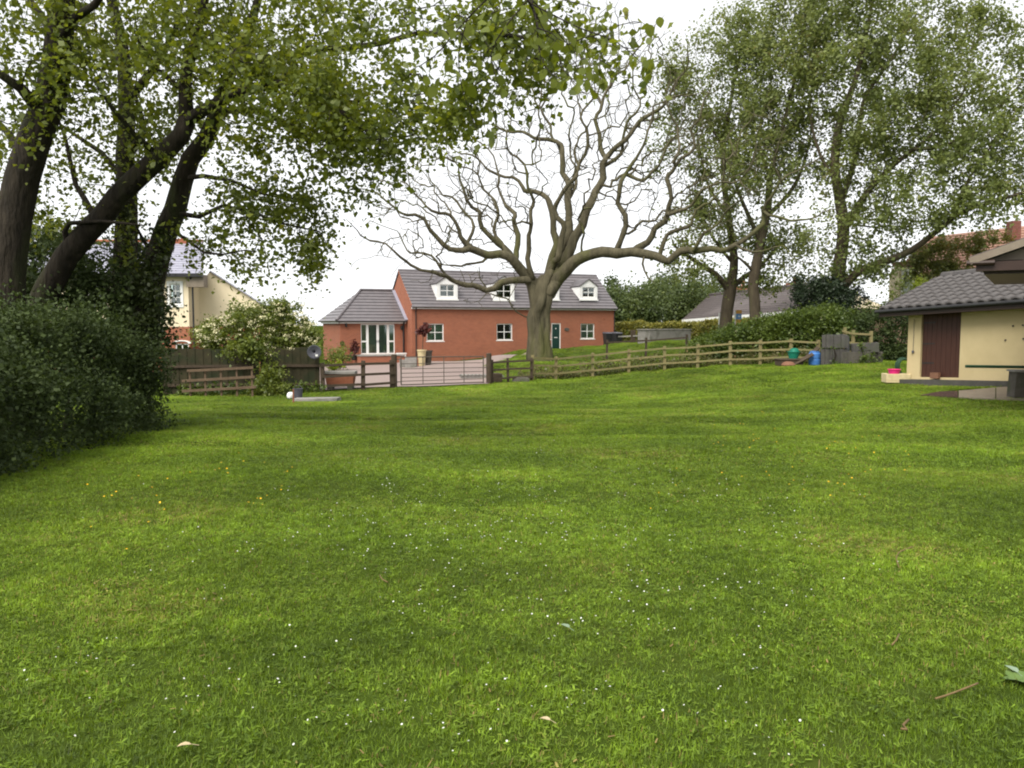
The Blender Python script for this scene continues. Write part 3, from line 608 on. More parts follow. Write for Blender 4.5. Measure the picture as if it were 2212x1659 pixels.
# raised terrace: brick retaining walls and flagged top in front of the wing
def terrace():
    u0 = fac(779, 770, -1.0)[0]; u1 = fac(874, 770, -1.0)[0]; b = MB(); b.box(u0, u1, -1.0, WV - .005, -2.4, -.5); t = b.build('terrace', 'red_brick', house)
    MB().box(u0 - .04, u1 + .04, -1.04, WV - .006, -.5, -.45).build('coping', 'concrete', t)
    for k in range(4): MB().box(u1 + .05 + k * .32, u1 + .36 + k * .32, -.9, WV - .01, -2.4, -.62 - .17 * k).build('step', 'red_brick', t)
terrace()

# ------------------------------------------------------------------ cream house on the left
CH = thing('cream_house', 'cream rendered house with blue slate roof and brick plinth seen behind the left trees', 'house', (at(405, 760, 43).x, 43, 0))
c0 = CH.location
def cl_(px, py, Y): p = at(px, py, Y); return p.x - c0.x, p.z
ul = cl_(60, 700, 43)[0]; ur = cl_(409, 700, 43)[0]; ez = cl_(300, 590, 43)[1]; bz = cl_(300, 706, 43)[1]
w1 = (cl_(347, 0, 43)[0], cl_(371, 0, 43)[0], cl_(0, 658, 43)[1], cl_(0, 613, 43)[1]); w2 = (cl_(170, 0, 43)[0], cl_(196, 0, 43)[0], w1[2], w1[3])
b = MB(); openwall(b, ul, ur, bz, ez, 0, [w1, w2]); b.quad((ur, 0, bz), (ur, 1.5, bz), (ur, 1.5, ez), (ur, 0, ez)); b.quad((ul, 6, bz), (ul, 0, bz), (ul, 0, ez), (ul, 6, ez)); b.build('render_wall', 'cream_render', CH)
w3 = (cl_(356, 0, 43)[0], cl_(386, 0, 43)[0], cl_(0, 790, 43)[1], cl_(0, 742, 43)[1])
b = MB(); openwall(b, ul, ur + .02, -2.5, bz, -.03, [w3]); b.quad((ur + .02, -.03, -2.5), (ur + .02, 1.5, -2.5), (ur + .02, 1.5, bz), (ur + .02, -.03, bz)); b.build('brick_plinth', 'red_brick', CH)
for w in (w1, w2):
    wn = window(CH, *w, .03, 2, 3, fw=.05, bar=.03)
    s = MB(); a, c, d, e = w; q = .14; s.box(a - q, a, -.04, .01, d - q, e + q); s.box(c, c + q, -.04, .01, d - q, e + q); s.box(a, c, -.04, .01, e, e + q); s.box(a, c, -.05, .01, d - q, d); s.build('surround', 'white_paint', wn)
wn = window(CH, *w3, .0, 2, 2, fw=.06)
a, c, d, e = w3; s = MB(); n = 8
for i in range(n):
    t0, t1 = math.pi * i / n, math.pi * (i + 1) / n; um = (a + c) / 2; r0, r1 = (c - a) / 2, (c - a) / 2 + .16; k = .35
    s.hexa([(um + r0 * math.cos(t0), -.08, e + r0 * k * math.sin(t0)), (um + r1 * math.cos(t0), -.08, e + r1 * k * math.sin(t0)), (um + r1 * math.cos(t0), .02, e + r1 * k * math.sin(t0)), (um + r0 * math.cos(t0), .02, e + r0 * k * math.sin(t0)),
            (um + r0 * math.cos(t1), -.08, e + r0 * k * math.sin(t1)), (um + r1 * math.cos(t1), -.08, e + r1 * k * math.sin(t1)), (um + r1 * math.cos(t1), .02, e + r1 * k * math.sin(t1)), (um + r0 * math.cos(t1), .02, e + r0 * k * math.sin(t1))])
s.build('arch', 'white_paint', wn)
rz = at(380, 522, 46.5).z; e0 = cl_(429, 0, 43)[0]
e1 = cl_(423, 0, 46.4)[0]; e2 = cl_(410, 0, 50)[0]
b = MB(); courses(b, (ul - .4, -.45, ez - .05), (e0, -.45, ez - .05), (e1, 3.4, rz), (ul - .4, 3.4, rz), 14, .025); courses(b, (e2, 7, ez - .05), (ul - .4, 7, ez - .05), (ul - .4, 3.4, rz), (e1, 3.4, rz), 6, .025); courses(b, (e0, -.45, ez - .05), (e2, 7, ez - .05), (e1, 3.41, rz), (e1, 3.4, rz), 14, .025)
rf = b.build('roof', 'blue_slate', CH)
MB().tube([(ul - .4, 3.4, rz), (e1, 3.4, rz)], .11, 8).build('ridge_tile', 'terracotta', rf)
for px in (380, 158): u = cl_(px, 0, 46.4)[0]; MB().box(u - .35, u + .35, 3.1, 3.7, rz - .5, rz + .12).lathe([(.14, .12), (.11, .3)], 10, (u, 3.4, rz)).build('chimney', 'terracotta', rf)
MB().box(ul - .4, e0 - .02, -.5, -.36, ez - .22, ez - .06).build('gutter', 'black_plastic', CH)
MB().box(ur + .02, e0 - .04, -.3, .3, ez - .75, ez - .1).build('boxed_eave', 'paving', CH)
ud = cl_(399, 0, 43)[0]; MB().tube([(ud, -.4, ez - .2), (ud, -.08, ez - .5), (ud, -.08, -2)], .05, 8).build('downpipe', 'black_plastic', CH)
g0 = cl_(330, 0, 44.5)[0]; ga = cl_(441, 0, 44.5)[0]; g1 = cl_(560, 0, 44.5)[0]; za = cl_(0, 587, 44.5)[1]; slp = (za - cl_(0, 641, 44.5)[1]) / (cl_(527, 0, 44.5)[0] - ga); ze1 = za - slp * (g1 - ga); ze0 = za - slp * (ga - g0)
b = MB(); b.add([(g0, 1.5, bz), (g1, 1.5, bz), (g1, 1.5, ze1), (ga, 1.5, za), (g0, 1.5, ze0)], [(0, 1, 2, 3, 4)]); b.quad((g1, 1.5, bz), (g1 - 3.2, 9, bz), (g1 - 3.2, 9, ze1), (g1, 1.5, ze1)); b.build('gable_wall', 'cream_render', CH)
MB().hexa([(g0, 1.47, -2.5), (g1 + .02, 1.47, -2.5), (g1 - 3.2, 9, -2.5), (g0 - 3, 9, -2.5), (g0, 1.47, bz), (g1 + .02, 1.47, bz), (g1 - 3.2, 9, bz), (g0 - 3, 9, bz)]).build('gable_plinth', 'red_brick', CH)
b = MB(); courses(b, (g1 + .3, 1.3, ze1 - slp * .3 + .05), (g1 - 2.9, 9, ze1 - slp * .3 + .05), (ga - 3.2, 9, za + .06), (ga, 1.3, za + .06), 10, .02); b.build('gable_roof', 'blue_slate', CH)

# ------------------------------------------------------------------ cream outbuilding on the right (wall follows the rising ground)
SX, SY = 11.56, 23.5; SA = math.atan2(-.894, .447); SH = .045
shed = thing('outbuilding', 'low cream rendered outbuilding with brown door and tiled roof at the right edge', 'outbuilding', (SX, SY, 0), SA)
def shear(b): b.v = [(x, y, z + SH * x) for x, y, z in b.v]; return b
DU0, DU1 = .42, 1.62; SEZ = 2.06
b = MB(); openwall(b, 0, 8, -.4, SEZ + .1, 0, [(DU0, DU1, .06, 1.98)]); b.quad((0, 2.8, -.4), (0, 0, -.4), (0, 0, SEZ + .1), (0, 2.8, SEZ + .1)); b.add([(0, 0, SEZ + .1), (0, 1.9, SEZ + .9), (0, 2.8, SEZ + .1)], [(0, 1, 2)]); shear(b).build('wall', 'shed_render', shed)
dw = .0; door = None; n = 8
door = shear(MB().box(DU0 + .004, DU1 - .004, .09, .11, .06, 1.975)).build('door', 'brown_paint', shed)
for i in range(n):
    a = DU0 + .01 + (DU1 - DU0 - .02) * i / n; c = DU0 + .01 + (DU1 - DU0 - .02) * (i + 1) / n - .008; shear(MB().box(a, c, .065, .089, .07, 1.96)).build('plank', 'brown_paint', door)
for z in (.45, 1.0, 1.6): shear(MB().box(DU0 + .02, DU0 + .4, .057, .064, z, z + .04)).build('hinge', 'black_plastic', door)
b = MB(); z0, z1 = 1.86, 2.02; pr = [(DU0 - .22, z0 + .05), (DU0 - .16, z0), (DU1 + .16, z0), (DU1 + .22, z0 + .05), (DU1 + .22, z1), (DU0 - .22, z1)]
b.add([(u, -.06, z) for u, z in pr] + [(u, .03, z) for u, z in pr], [tuple(range(6))] + [(i, 6 + i, 6 + (i + 1) % 6, (i + 1) % 6) for i in range(6)]); shear(b).build('lintel', 'brown_fascia', shed)
shear(MB().box(0, 8, -.3, -.005, -.3, .0)).build('plinth', 'dark_concrete', shed)
shear(MB().box(.85, 1.1, -.14, -.04, .035, .2)).build('crate', 'cardboard', shed)
ch = MB(); 
for i in range(26):
    z = 1.75 - i * .035; ch.tube([(.2, -.02, z), (.2 + (.008 if i % 2 else -.008), -.02, z - .03)], .007, 5)
ch.lathe([(.015, .0), (.035, -.02), (.035, -.07), (.01, -.09)], 8, (.2, -.03, .84)); shear(ch).build('pull_chain', 'grey_metal', shed)
for u, z in ((3.05, 1.42), (3.3, 1.43), (2.87, 1.06), (3.33, 1.08)): shear(MB().tube([(u, .01, z), (u, -.03, z)], .022, 7)).build('wall_fixing', 'black_plastic', shed)
# roof with single tiles
E0, E1, V0, V1, RZs = -.62, 7.5, -.45, 2.3, 3.12; ez_ = SEZ - .02; sl2 = (RZs - ez_) / (V1 - V0); ang = math.atan(sl2); slen = math.hypot(V1 - V0, RZs - ez_)
b = MB(); b.hexa([(E0, V0, ez_ - .04), (E1, V0, ez_ - .04), (E1, V1, RZs - .04), (E0, V1, RZs - .04), (E0, V0, ez_), (E1, V0, ez_), (E1, V1, RZs), (E0, V1, RZs)]); b.hexa([(E0, V1, RZs - .04), (E1, V1, RZs - .04), (E1, V1 + 2.4, ez_), (E0, V1 + 2.4, ez_), (E0, V1, RZs), (E1, V1, RZs), (E1, V1 + 2.4, ez_ + .04), (E0, V1 + 2.4, ez_ + .04)])
srf = shear(b).build('roof', 'brown_fascia', shed)
TW, TH = .30, .335; prof = [(0, .0), (.05, .035), (.11, .045), (.17, .03), (.21, .004), (.262, .0), (.31, .012)]
v = []; f = []
for j, (yy, dz) in enumerate(((-.0, .065), (.40, .006))):
    v += [(x, yy, z + dz) for x, z in prof]
n = len(prof); v += [(x, 0, z + .004) for x, z in prof]
f += [(i, i + 1, n + i + 1, n + i) for i in range(n - 1)] + [(2 * n + i, 2 * n + i + 1, i + 1, i) for i in range(n - 1)]
tme = bpy.data.meshes.new('roof_tile'); tme.from_pydata(v, [], f); tme.shade_smooth(); tme.materials.append(MATS['dark_tile'])
shm = Matrix.Identity(4); shm[2][0] = SH; rng = np.random.default_rng(3)
nr_, nc_ = int(slen / TH), 17
for r_ in range(nr_):
    for c_ in range(nc_):
        t = bpy.data.objects.new('roof_tile', tme); COL.objects.link(t); t.parent = srf
        s = r_ * TH / slen; t.matrix_basis = Matrix.Translation((E0 + c_ * TW + rng.normal() * .004, V0 - .03 + (V1 - V0) * s, ez_ + (RZs - ez_) * s + SH * (E0 + c_ * TW) + .012)) @ Matrix.Rotation(ang + rng.normal() * .008, 4, 'X') @ Matrix.Rotation(-math.atan(SH), 4, 'Y') @ Matrix.Rotation(rng.normal() * .008, 4, 'Z')
for i in range(18): shear(MB().tube([(E0 + i * .42, V1, RZs), (E0 + i * .42 + .41, V1, RZs)], .12, 8)).build('ridge_tile', 'dark_tile', srf)
shear(MB().box(E0 - .02, E1, V0 - .01, V0 + .02, ez_ - .2, ez_ - .005)).build('fascia', 'brown_fascia', shed); shear(MB().box(E0, E1, V0 + .02, .0, ez_ - .19, ez_ - .16)).build('soffit', 'brown_fascia', shed)
b = MB(); b.hexa([(E0 - .03, V0, ez_ - .2), (E0, V0, ez_ - .2), (E0, V1, RZs - .16), (E0 - .03, V1, RZs - .16), (E0 - .03, V0, ez_ + .03), (E0, V0, ez_ + .03), (E0, V1, RZs + .05), (E0 - .03, V1, RZs + .05)]); shear(b).build('barge_board', 'brown_fascia', shed)
shear(MB().tube([(E0 - .1, V0 - .07, ez_ - .04), (E1, V0 - .07, ez_ - .02)], .055, 8)).build('gutter', 'black_plastic', shed)

# ------------------------------------------------------------------ nearer building, only its gable eaves reach into view
g = at(2095, 560, 15); GB = thing('gabled_building', 'pale gable and dark brown boxed eaves jutting in at the upper right edge', 'building', (g.x, 15, 0), -R(33))
zt = g.z; sp = .36; hw_ = 3.6
b = MB()
for s, (xa, xb) in ((1, (0, hw_)), (-1, (2 * hw_, hw_))):
    za, zb = zt, zt + sp * hw_; q = [(xa, 0, za), (xb, 0, zb), (xb, 5, zb), (xa, 5, za)]
    if s < 0: q = q[::-1]
    b.hexa([*q, *[(x, y, z + .05) for x, y, z in q]])
b.build('roof', 'brown_tile', GB)
b = MB(); b.add([(.25, .3, zt - .02), (2 * hw_ - .25, .3, zt - .02), (hw_, .3, zt + sp * (hw_ - .2) - .06)], [(0, 1, 2)]); b.build('gable_panel', 'paving', GB)
for xa, xb, za, zb in ((0, hw_, zt, zt + sp * hw_), (2 * hw_, hw_, zt, zt + sp * hw_)): MB().bar((xa, -.02, za - .04), (xb, -.02, zb - .04), .05, .13).build('barge_board', 'paving', GB)
MB().box(.1, 2 * hw_ - .1, .05, .28, zt - .22, zt - .05).build('fascia', 'brown_fascia', GB); MB().box(.22, 2 * hw_ - .2, .28, 5, zt - .27, zt - .21).build('soffit', 'brown_fascia', GB)
MB().tube([(-.05, .0, zt - .07), (.4, .0, zt - .07)], .05, 8).build('gutter', 'brown_fascia', GB)
MB().box(2.1, 2 * hw_ - .6, .9, 5, -.2, zt - .27).build('wall', 'shed_render', GB)

# ------------------------------------------------------------------ bungalow behind the right trees
BG = thing('bungalow', 'bungalow with dark brown tiled roof and white fascia behind the right tree trunks', 'bungalow', (17.5, 66, 0))
o = BG.location
def bp(px, py, Y): return at(px, py, Y) - o
A = bp(1474, 691, 76); B = bp(1790, 666, 54); D = bp(1532, 638, 80); C = bp(1790, 611, 58)
b = MB(); courses(b, A, B, C, D, 16, .05); nb = Vector((.77, .63, 0)); courses(b, A + nb * 9, A, D, D + nb * .01, 8, .05); courses(b, B + nb * 9, A + nb * 9, D, C, 6, .05)
brf = b.build('roof', 'brown_tile', BG)
wall_ = MB(); Ai, Bi = A + nb * .5 + Vector((.3, -.3, 0)), B + nb * .5; 
wall_.hexa([Vector((*p.xy, -.6)) for p in (Ai, Bi, Bi + nb * 7, Ai + nb * 7)] + [Vector((p.x, p.y, p.z - .1)) for p in (Ai, Bi, Bi + nb * 7, Ai + nb * 7)]); wall_.add([B, B + nb * 9, C], [(0, 1, 2)]); wall_.build('wall', 'cream_render', BG)
MB().bar(A - Vector((0, 0, .12)), B - Vector((0, 0, .12)), .1, .28).build('fascia', 'white_paint', BG)
MB().tube([D + Vector((0, 0, .05)), C + Vector((0, 0, .05))], .13, 8).build('ridge_tile', 'brown_tile', brf)
for px, ytop in ((1605, 618), (1716, 611)):
    cy_ = 75.5 if px < 1700 else 66; c = bp(px, 640, cy_); t = bp(px, ytop, cy_).z; MB().box(c.x - .6, c.x + .6, c.y - .4, c.y + .4, c.z - .8, t).lathe([(.2, 0), (.16, .5)], 10, (c.x, c.y, t)).build('chimney', 'terracotta', brf)
# ------------------------------------------------------------------ red roofed house at the far right
RH = thing('red_roofed_house', 'house with weathered red tile roof and tall brick chimney behind the outbuilding', 'house', (27, 46, 0))
o = RH.location
A, B, C, D = [at(*p) - o for p in ((1990, 590, 46), (2330, 560, 42), (2300, 478, 46), (2005, 512, 50))]
b = MB(); courses(b, A, B, C, D, 14, .05); back = Vector((1, 6, 0)); courses(b, B + back, A + back, D, C, 6, .05); rr = b.build('roof', 'red_tile', RH)
b = MB(); b.hexa([(A.x + .2, A.y + .4, -.5), (B.x, B.y + .4, -.5), (B.x + 1, B.y + 6, -.5), (A.x + 1, A.y + 6, -.5), (A.x + .2, A.y + .4, A.z), (B.x, B.y + .4, B.z), (B.x + 1, B.y + 6, B.z), (A.x + 1, A.y + 6, A.z)]); b.build('wall', 'cream_render', RH)
c0_ = at(1949, 600, 46) - o; zt_ = (at(1949, 566, 46) - o).z; MB().box(c0_.x - .27, c0_.x + .27, c0_.y - .3, c0_.y + .5, -1, zt_ - .25).box(c0_.x - .34, c0_.x + .34, c0_.y - .36, c0_.y + .56, zt_ - .25, zt_).build('chimney_stack', 'old_brick', RH)
c1_ = at(2190, 480, 46) - o; MB().box(c1_.x - .25, c1_.x + .25, c1_.y - .3, c1_.y + .3, c1_.z - 1, c1_.z + .05).build('chimney', 'old_brick', rr)
wl, wr_ = at(1962, 0, 45.9).x - o.x, at(1990, 0, 45.9).x - o.x; zl, zh = at(0, 640, 45.9).z, at(0, 582, 45.9).z
MB().box(wl - .1, wr_ + .4, -.4, .6, -.5, zh + .1).build('porch', 'cream_render', RH)
window(RH, wl, wr_, zl, zh, -.5, 2, 1, fw=.12)
# ------------------------------------------------------------------ low pinkish garden wall between the hedges
p0, p1 = at(1822, 668, 44), at(1965, 672, 42)
gw = thing('garden_wall', 'low pinkish brick garden wall with pale coping between the right hedges', 'wall', (p0.x, p0.y, 0)); MB().hexa([(p0.x, p0.y, -.5), (p1.x, p1.y, -.5), (p1.x, p1.y + .25, -.5), (p0.x, p0.y + .25, -.5), (p0.x, p0.y, p0.z), (p1.x, p1.y, p1.z), (p1.x, p1.y + .25, p1.z), (p0.x, p0.y + .25, p0.z)]).build('brickwork', 'pink_brick', gw, world=True)
MB().bar(p0 + Vector((0, .12, .04)), p1 + Vector((0, .12, .04)), .34, .08).build('coping', 'concrete', gw, world=True)
# ------------------------------------------------------------------ fences and gate
def rail_fence(name, label, pts, h, rails, wood, pw=.11, rw=.04, rh=.09, seed=1, top=.06, lean=.02, skip=()):
    rng = np.random.default_rng(seed); P = [Vector((x, y, tz(x, y))) for x, y in pts]; root = thing(name, label, 'fence', P[0]); tops = []
    for p in P:
        hh = h * (1 + rng.normal() * .025); t = p + Vector((rng.normal() * lean, rng.normal() * lean, hh + top)); tops.append((p, t)); b = MB(); b.bar(p - Vector((0, 0, .3)), t, pw, pw * .9, (0, 1, 0)); b.build('post', wood, root, world=True)
    for i in range(len(P) - 1):
        for j, f in enumerate(rails):
            if (i, j) in skip: continue
            a = P[i].lerp(tops[i][1], f * h / (h + top)); c = P[i + 1].lerp(tops[i + 1][1], f * h / (h + top)); d = (c - a).normalized(); nrm = Vector((d.y, -d.x, 0)).normalized() * (pw / 2 + rw / 2 + .004)
            MB().bar(a - d * .06 + nrm + Vector((0, 0, rng.normal() * .012)), c + d * .05 + nrm + Vector((0, 0, rng.normal() * .012)), rw, rh).build('rail', wood, root, world=True)
    return root
RF = [(1151, 35.4), (1200, 36.2), (1280, 37), (1358, 37.3), (1436, 37.3), (1507, 37), (1578, 36.4), (1642, 36), (1708, 35.2), (1768, 34.4)]
rail_fence('post_and_rail_fence', 'weathered pale wooden three rail fence running along the back of the lawn', [(xat(p, y), y) for p, y in RF], 1.05, (.28, .62, .94), 'weathered_rail', .13, .04, .078, 2)
rail_fence('post_and_rail_fence', 'short tall-posted wooden fence length right of the stacked grey sheets', [(xat(p, y), y) for p, y in ((1826, 35.2), (1842, 34.8), (1880, 34.2))], 1.35, (.32, .62, .93), 'weathered_rail', .12, .04, .078, 3)
rail_fence('post_and_rail_fence', 'dark three rail fence between the metal gate and the bare tree', [(xat(p, y), y) for p, y in ((1063, 34.3), (1098, 34.7), (1148, 35.2))], .98, (.2, .58, .93), 'dark_wood', .11, .04, .08, 4)
rail_fence('post_and_rail_fence', 'dark old fence half hidden behind the pale fence on the grass bank', [(xat(p, y), y) for p, y in ((1310, 43), (1395, 43.2), (1482, 42.8))], .95, (.9,), 'dark_wood', .11, .04, .08, 6)
rail_fence('post_and_rail_fence', 'dark short three rail fence left of the metal gate before the gravel', [(xat(p, y), y) for p, y in ((697, 29.6), (783, 30.2), (846, 30.9))], 1.05, (.22, .58, .95), 'dark_wood', .14, .05, .09, 5)
def gate_post(px, Y, h, label):
    x = xat(px, Y); z = tz(x, Y); b = MB(); r = .115; b.lathe([(r, -.4), (r, h * .5), (r * .97, h - .03), (r * .6, h)], 12); o = b.build('gate_post', 'dark_wood'); o.location = (x, Y, z); tag(o, label, 'post', 'round posts of the field gate'); return Vector((x, Y, z))
gl = gate_post(851, 31.0, 1.32, 'round dark timber post at the left hinge end of the metal gate'); gr_ = gate_post(1056, 34.0, 1.32, 'round brown timber post at the right latch end of the metal gate')
gate = thing('field_gate', 'metal seven bar field gate standing closed across the gravel drive', 'gate', gl)
A = gl + Vector((xat(866, 31.2) - gl.x, .2, 0)); B = gr_ + Vector((xat(1044, 33.85) - gr_.x, -.15, 0)); A.z += .12; B.z += .1; H = 1.08
def lp(t, z): q = A.lerp(B, t); return (q.x, q.y, q.z + z)
MB().tube([lp(0, 0), lp(0, H), lp(.0, H)][:2], .026, 8).build('end_frame', 'gate_metal', gate, world=True); MB().tube([lp(1, -.05), lp(1, H + .03)], .026, 8).build('end_frame', 'gate_metal', gate, world=True)
for i, z in enumerate((0, .14, .29, .45, .62, .82, H)): MB().tube([lp(0, z), lp(1, z)], .022 if i in (0, 6) else .014, 7).build('bar', 'gate_metal', gate, world=True)
for t in (.25, .5, .75): MB().tube([lp(t, 0), lp(t, H)], .016, 7).build('upright', 'gate_metal', gate, world=True)
for z in (.12, H - .08): MB().bar(lp(0, z), (gl.x, gl.y, gl.z + z + .12), .05, .03).build('hinge', 'gate_metal', gate, world=True)
MB().bar(lp(1, .6), (gr_.x, gr_.y, gr_.z + .72), .04, .03).build('latch', 'gate_metal', gate, world=True)
# close boarded fence behind the elder, and trellis panel in front of it
def board_fence(label, px0, px1, Y0, Y1, ytop0, ytop1, seed, mat_='board_wood'):
    rng = np.random.default_rng(seed); a = Vector((xat(px0, Y0), Y0, 0)); c = Vector((xat(px1, Y1), Y1, 0)); n = int((c - a).length / .135); root = thing('board_fence', label, 'fence', (a.x, a.y, tz(a.x, a.y))); d = (c - a).normalized(); nr = Vector((d.y, -d.x, 0))
    for i in range(n):
        t = (i + .5) / n; p = a.lerp(c, t); z0 = tz(p.x, p.y); zt = at(px0 + (px1 - px0) * t, ytop0 + (ytop1 - ytop0) * t, Y0 + (Y1 - Y0) * t).z + rng.normal() * .015; s = nr * (.02 if i % 2 else 0)
        MB().hexa([p - d * .071 + s + Vector((0, 0, z0 - .1)), p + d * .071 + s + Vector((0, 0, z0 - .1)), p + d * .071 + s - nr * .018 + Vector((0, 0, z0 - .1)), p - d * .071 + s - nr * .018 + Vector((0, 0, z0 - .1)),
                   p - d * .071 + s + Vector((0, 0, zt)), p + d * .071 + s + Vector((0, 0, zt + rng.normal() * .008)), p + d * .071 + s - nr * .018 + Vector((0, 0, zt)), p - d * .071 + s - nr * .018 + Vector((0, 0, zt))]).build('board', mat_, root, world=True)
    for f in (.2, .62):
        pa = a + nr * .06; pc = c + nr * .06; MB().bar(pa + Vector((0, 0, tz(a.x, a.y) + f * 1.6)), pc + Vector((0, 0, tz(c.x, c.y) + f * 1.6)), .05, .09).build('rail', 'dark_wood', root, world=True)
    return root
board_fence('tall dark close boarded fence behind the trellis, left of the flowering elder', 350, 560, 28.6, 29.2, 752, 756, 1)
board_fence('tall dark close boarded fence behind the round dish, right of the flowering elder', 562, 690, 29.25, 29.7, 754, 749, 2)
tr = thing('trellis_panel', 'low brown trellis of crossed rails before the board fence', 'trellis', (xat(400, 27), 27, tz(xat(400, 27), 27)))
for k, (pa, pb) in enumerate((((404, 801), (547, 794)), ((393, 823), (550, 814)), ((393, 845), (553, 836)))):
    MB().bar(at(*pa, 27), at(*pb, 27.4), .05, .085).build('rail', 'trellis_wood', tr, world=True)
for px, y0 in ((410, 801), (443, 799), (477, 797), (511, 796), (544, 794)):
    t = at(px, y0, 27.08 + (px - 400) / 400); MB().bar((t.x, t.y, tz(t.x, t.y) - .1), (t.x, t.y, t.z + .03), .06, .05).build('upright', 'trellis_wood', tr, world=True)

# ------------------------------------------------------------------ small things
def gz(px, Y): x = xat(px, Y); return x, Y, tz(x, Y)
def one(name, label, cat, loc, b, m, rz=0, group=None, smooth=False, bevel=.01, tilt=None):
    o = b.build(name, m, None, smooth=smooth, bevel=bevel); o.location = loc; o.rotation_euler = (0 if tilt is None else tilt[0], 0 if tilt is None else tilt[1], rz); return tag(o, label, cat, group)
# dish on the fence
d = at(679, 760, 29.4); dish = thing('satellite_dish', 'dark grey round dish hung high on the dark board fence', 'dish', d, R(12))
b = MB(); n = 20
for j, (r, y) in enumerate(((.04, 0), (.12, -.012), (.2, -.035), (.25, -.06), (.255, -.055), (.2, -.025), (.1, .0))): b.v += [(r * math.cos(a), y - .05, r * math.sin(a)) for a in np.arange(n) * 2 * math.pi / n]
for j in range(6): b.f += [(j * n + i, j * n + (i + 1) % n, (j + 1) * n + (i + 1) % n, (j + 1) * n + i) for i in range(n)]
b.f.append(tuple(range(n))); b.build('reflector', 'dish_grey', dish, smooth=True); MB().tube([(0, -.05, -.24), (.08, -.4, -.12)], .012, 6).build('arm', 'dish_grey', dish); MB().box(.05, .13, -.45, -.38, -.15, -.08).build('receiver', 'white_paint', dish); MB().tube([(0, 0, 0), (0, .15, -.05), (0, .18, -.3)], .02, 6).build('bracket', 'dish_grey', dish)
# slab with things at the left back of the lawn
p = gpoint([684], [866])[0]; one('stone_slab', 'flat pale stone slab lying on the lawn by the dark bucket', 'slab', p, MB().hexa([(-.75, -.28, 0), (.7, -.3, 0), (.78, .3, 0), (-.7, .32, 0), (-.73, -.26, .11), (.68, -.28, .12), (.74, .28, .12), (-.68, .3, .11)]), 'concrete', R(6))
p = gpoint([644], [864])[0]; bk = thing('bucket', 'dark grey bucket standing beside the pale slab on the lawn', 'bucket', p); MB().lathe([(.13, 0), (.16, .36), (.175, .37), (.175, .39), (.15, .39), (.12, .03)], 16).build('body', 'dish_grey', bk); MB().tube([(-.165, 0, .36), (-.1, .02, .46), (0, .03, .49), (.1, .02, .46), (.165, 0, .36)], .006, 5).build('handle', 'grey_metal', bk)
p = gpoint([628], [862])[0]; one('plastic_tub', 'small white rounded tub left of the dark bucket on the lawn', 'tub', p, MB().lathe([(.07, 0), (.12, .05), (.13, .14), (.1, .21), (.04, .24)], 14), 'white_paint', smooth=True)
p = gpoint([634], [870])[0]; one('wooden_stake', 'short orange brown stake upright in front of the dark bucket', 'stake', p, MB().hexa([(-.025, -.02, -.1), (.025, -.02, -.1), (.025, .02, -.1), (-.025, .02, -.1), (-.02, -.02, .42), (.02, -.015, .46), (.02, .02, .44), (-.02, .02, .42)]), 'terracotta', .4)
# planter trough with lime plant
x, y, z = gz(735, 30.6); pt = thing('planter_trough', 'long brown trough planter with stone rim behind the dark rail fence', 'planter', (x, y, z)); MB().hexa([(-.5, -.2, .22), (.5, -.2, .22), (.5, .2, .22), (-.5, .2, .22), (-.56, -.24, .62), (.56, -.24, .62), (.56, .24, .62), (-.56, .24, .62)]).build('trough', 'terracotta', pt, bevel=.02); MB().box(-.6, .6, -.27, .27, .62, .74).build('rim', 'concrete', pt, bevel=.02)
for s in (-.38, .38): MB().box(s - .1, s + .1, -.17, .17, -.05, .22).build('foot', 'dark_stone', pt)
# things by the terrace
def pot(px, Y, h, r, m, label, name='plant_pot'):
    x, y, z = gz(px, Y); o = MB().lathe([(r * .65, 0), (r * .8, h * .4), (r * .95, h * .9), (r * 1.08, h * .92), (r * 1.08, h), (r * .9, h), (r * .85, h * .9)], 16).build(name, m, None, smooth=False); o.location = (x, y, z); tag(o, label, 'pot'); return Vector((x, y, z))
cp = pot(911, 50, 1.05, .28, 'pale_stone', 'tall cream pot on the gravel drive under the red-leaved plant'); pot(925, 50.6, .95, .26, 'dark_stone', 'dark round pot right of the tall cream pot on the drive')
x, y, z = gz(888, 49); one('concrete_block', 'pale grey concrete block on the drive left of the cream pot', 'block', (x, y, z), MB().box(-.35, .35, -.25, .25, 0, .65), 'concrete')
x, y, z = gz(873, 49.5); one('concrete_block', 'small grey concrete block against the foot of the terrace wall', 'block', (x, y, z), MB().box(-.28, .28, -.2, .2, 0, .5), 'concrete', .2)
x, y, z = gz(900, 50.4); one('red_crate', 'red brown crate standing beside the cream pot on the drive', 'crate', (x, y, z), MB().box(-.25, .25, -.2, .2, 0, .55).box(-.28, .28, -.23, .23, .4, .5), 'terracotta', .1)
u, zz = fac(867, 752, .4); q = house.matrix_basis @ Vector((u, .4, -.72)); one('white_planter_box', 'small white box on the terrace right of the french window', 'box', q, MB().box(-.3, .3, -.12, .12, .06, .32).box(-.34, .34, -.15, .15, .28, .36), 'white_paint', HA)
u, zz = fac(765, 750, .2); q = house.matrix_basis @ Vector((u, .2, -.79)); bp_ = MB().lathe([(.16, 0), (.24, .25), (.26, .3), (.2, .3)], 14).build('plant_pot', 'black_plastic'); bp_.location = q; tag(bp_, 'black pot with dark red shrub on the low terrace wall', 'pot'); POTQ = q
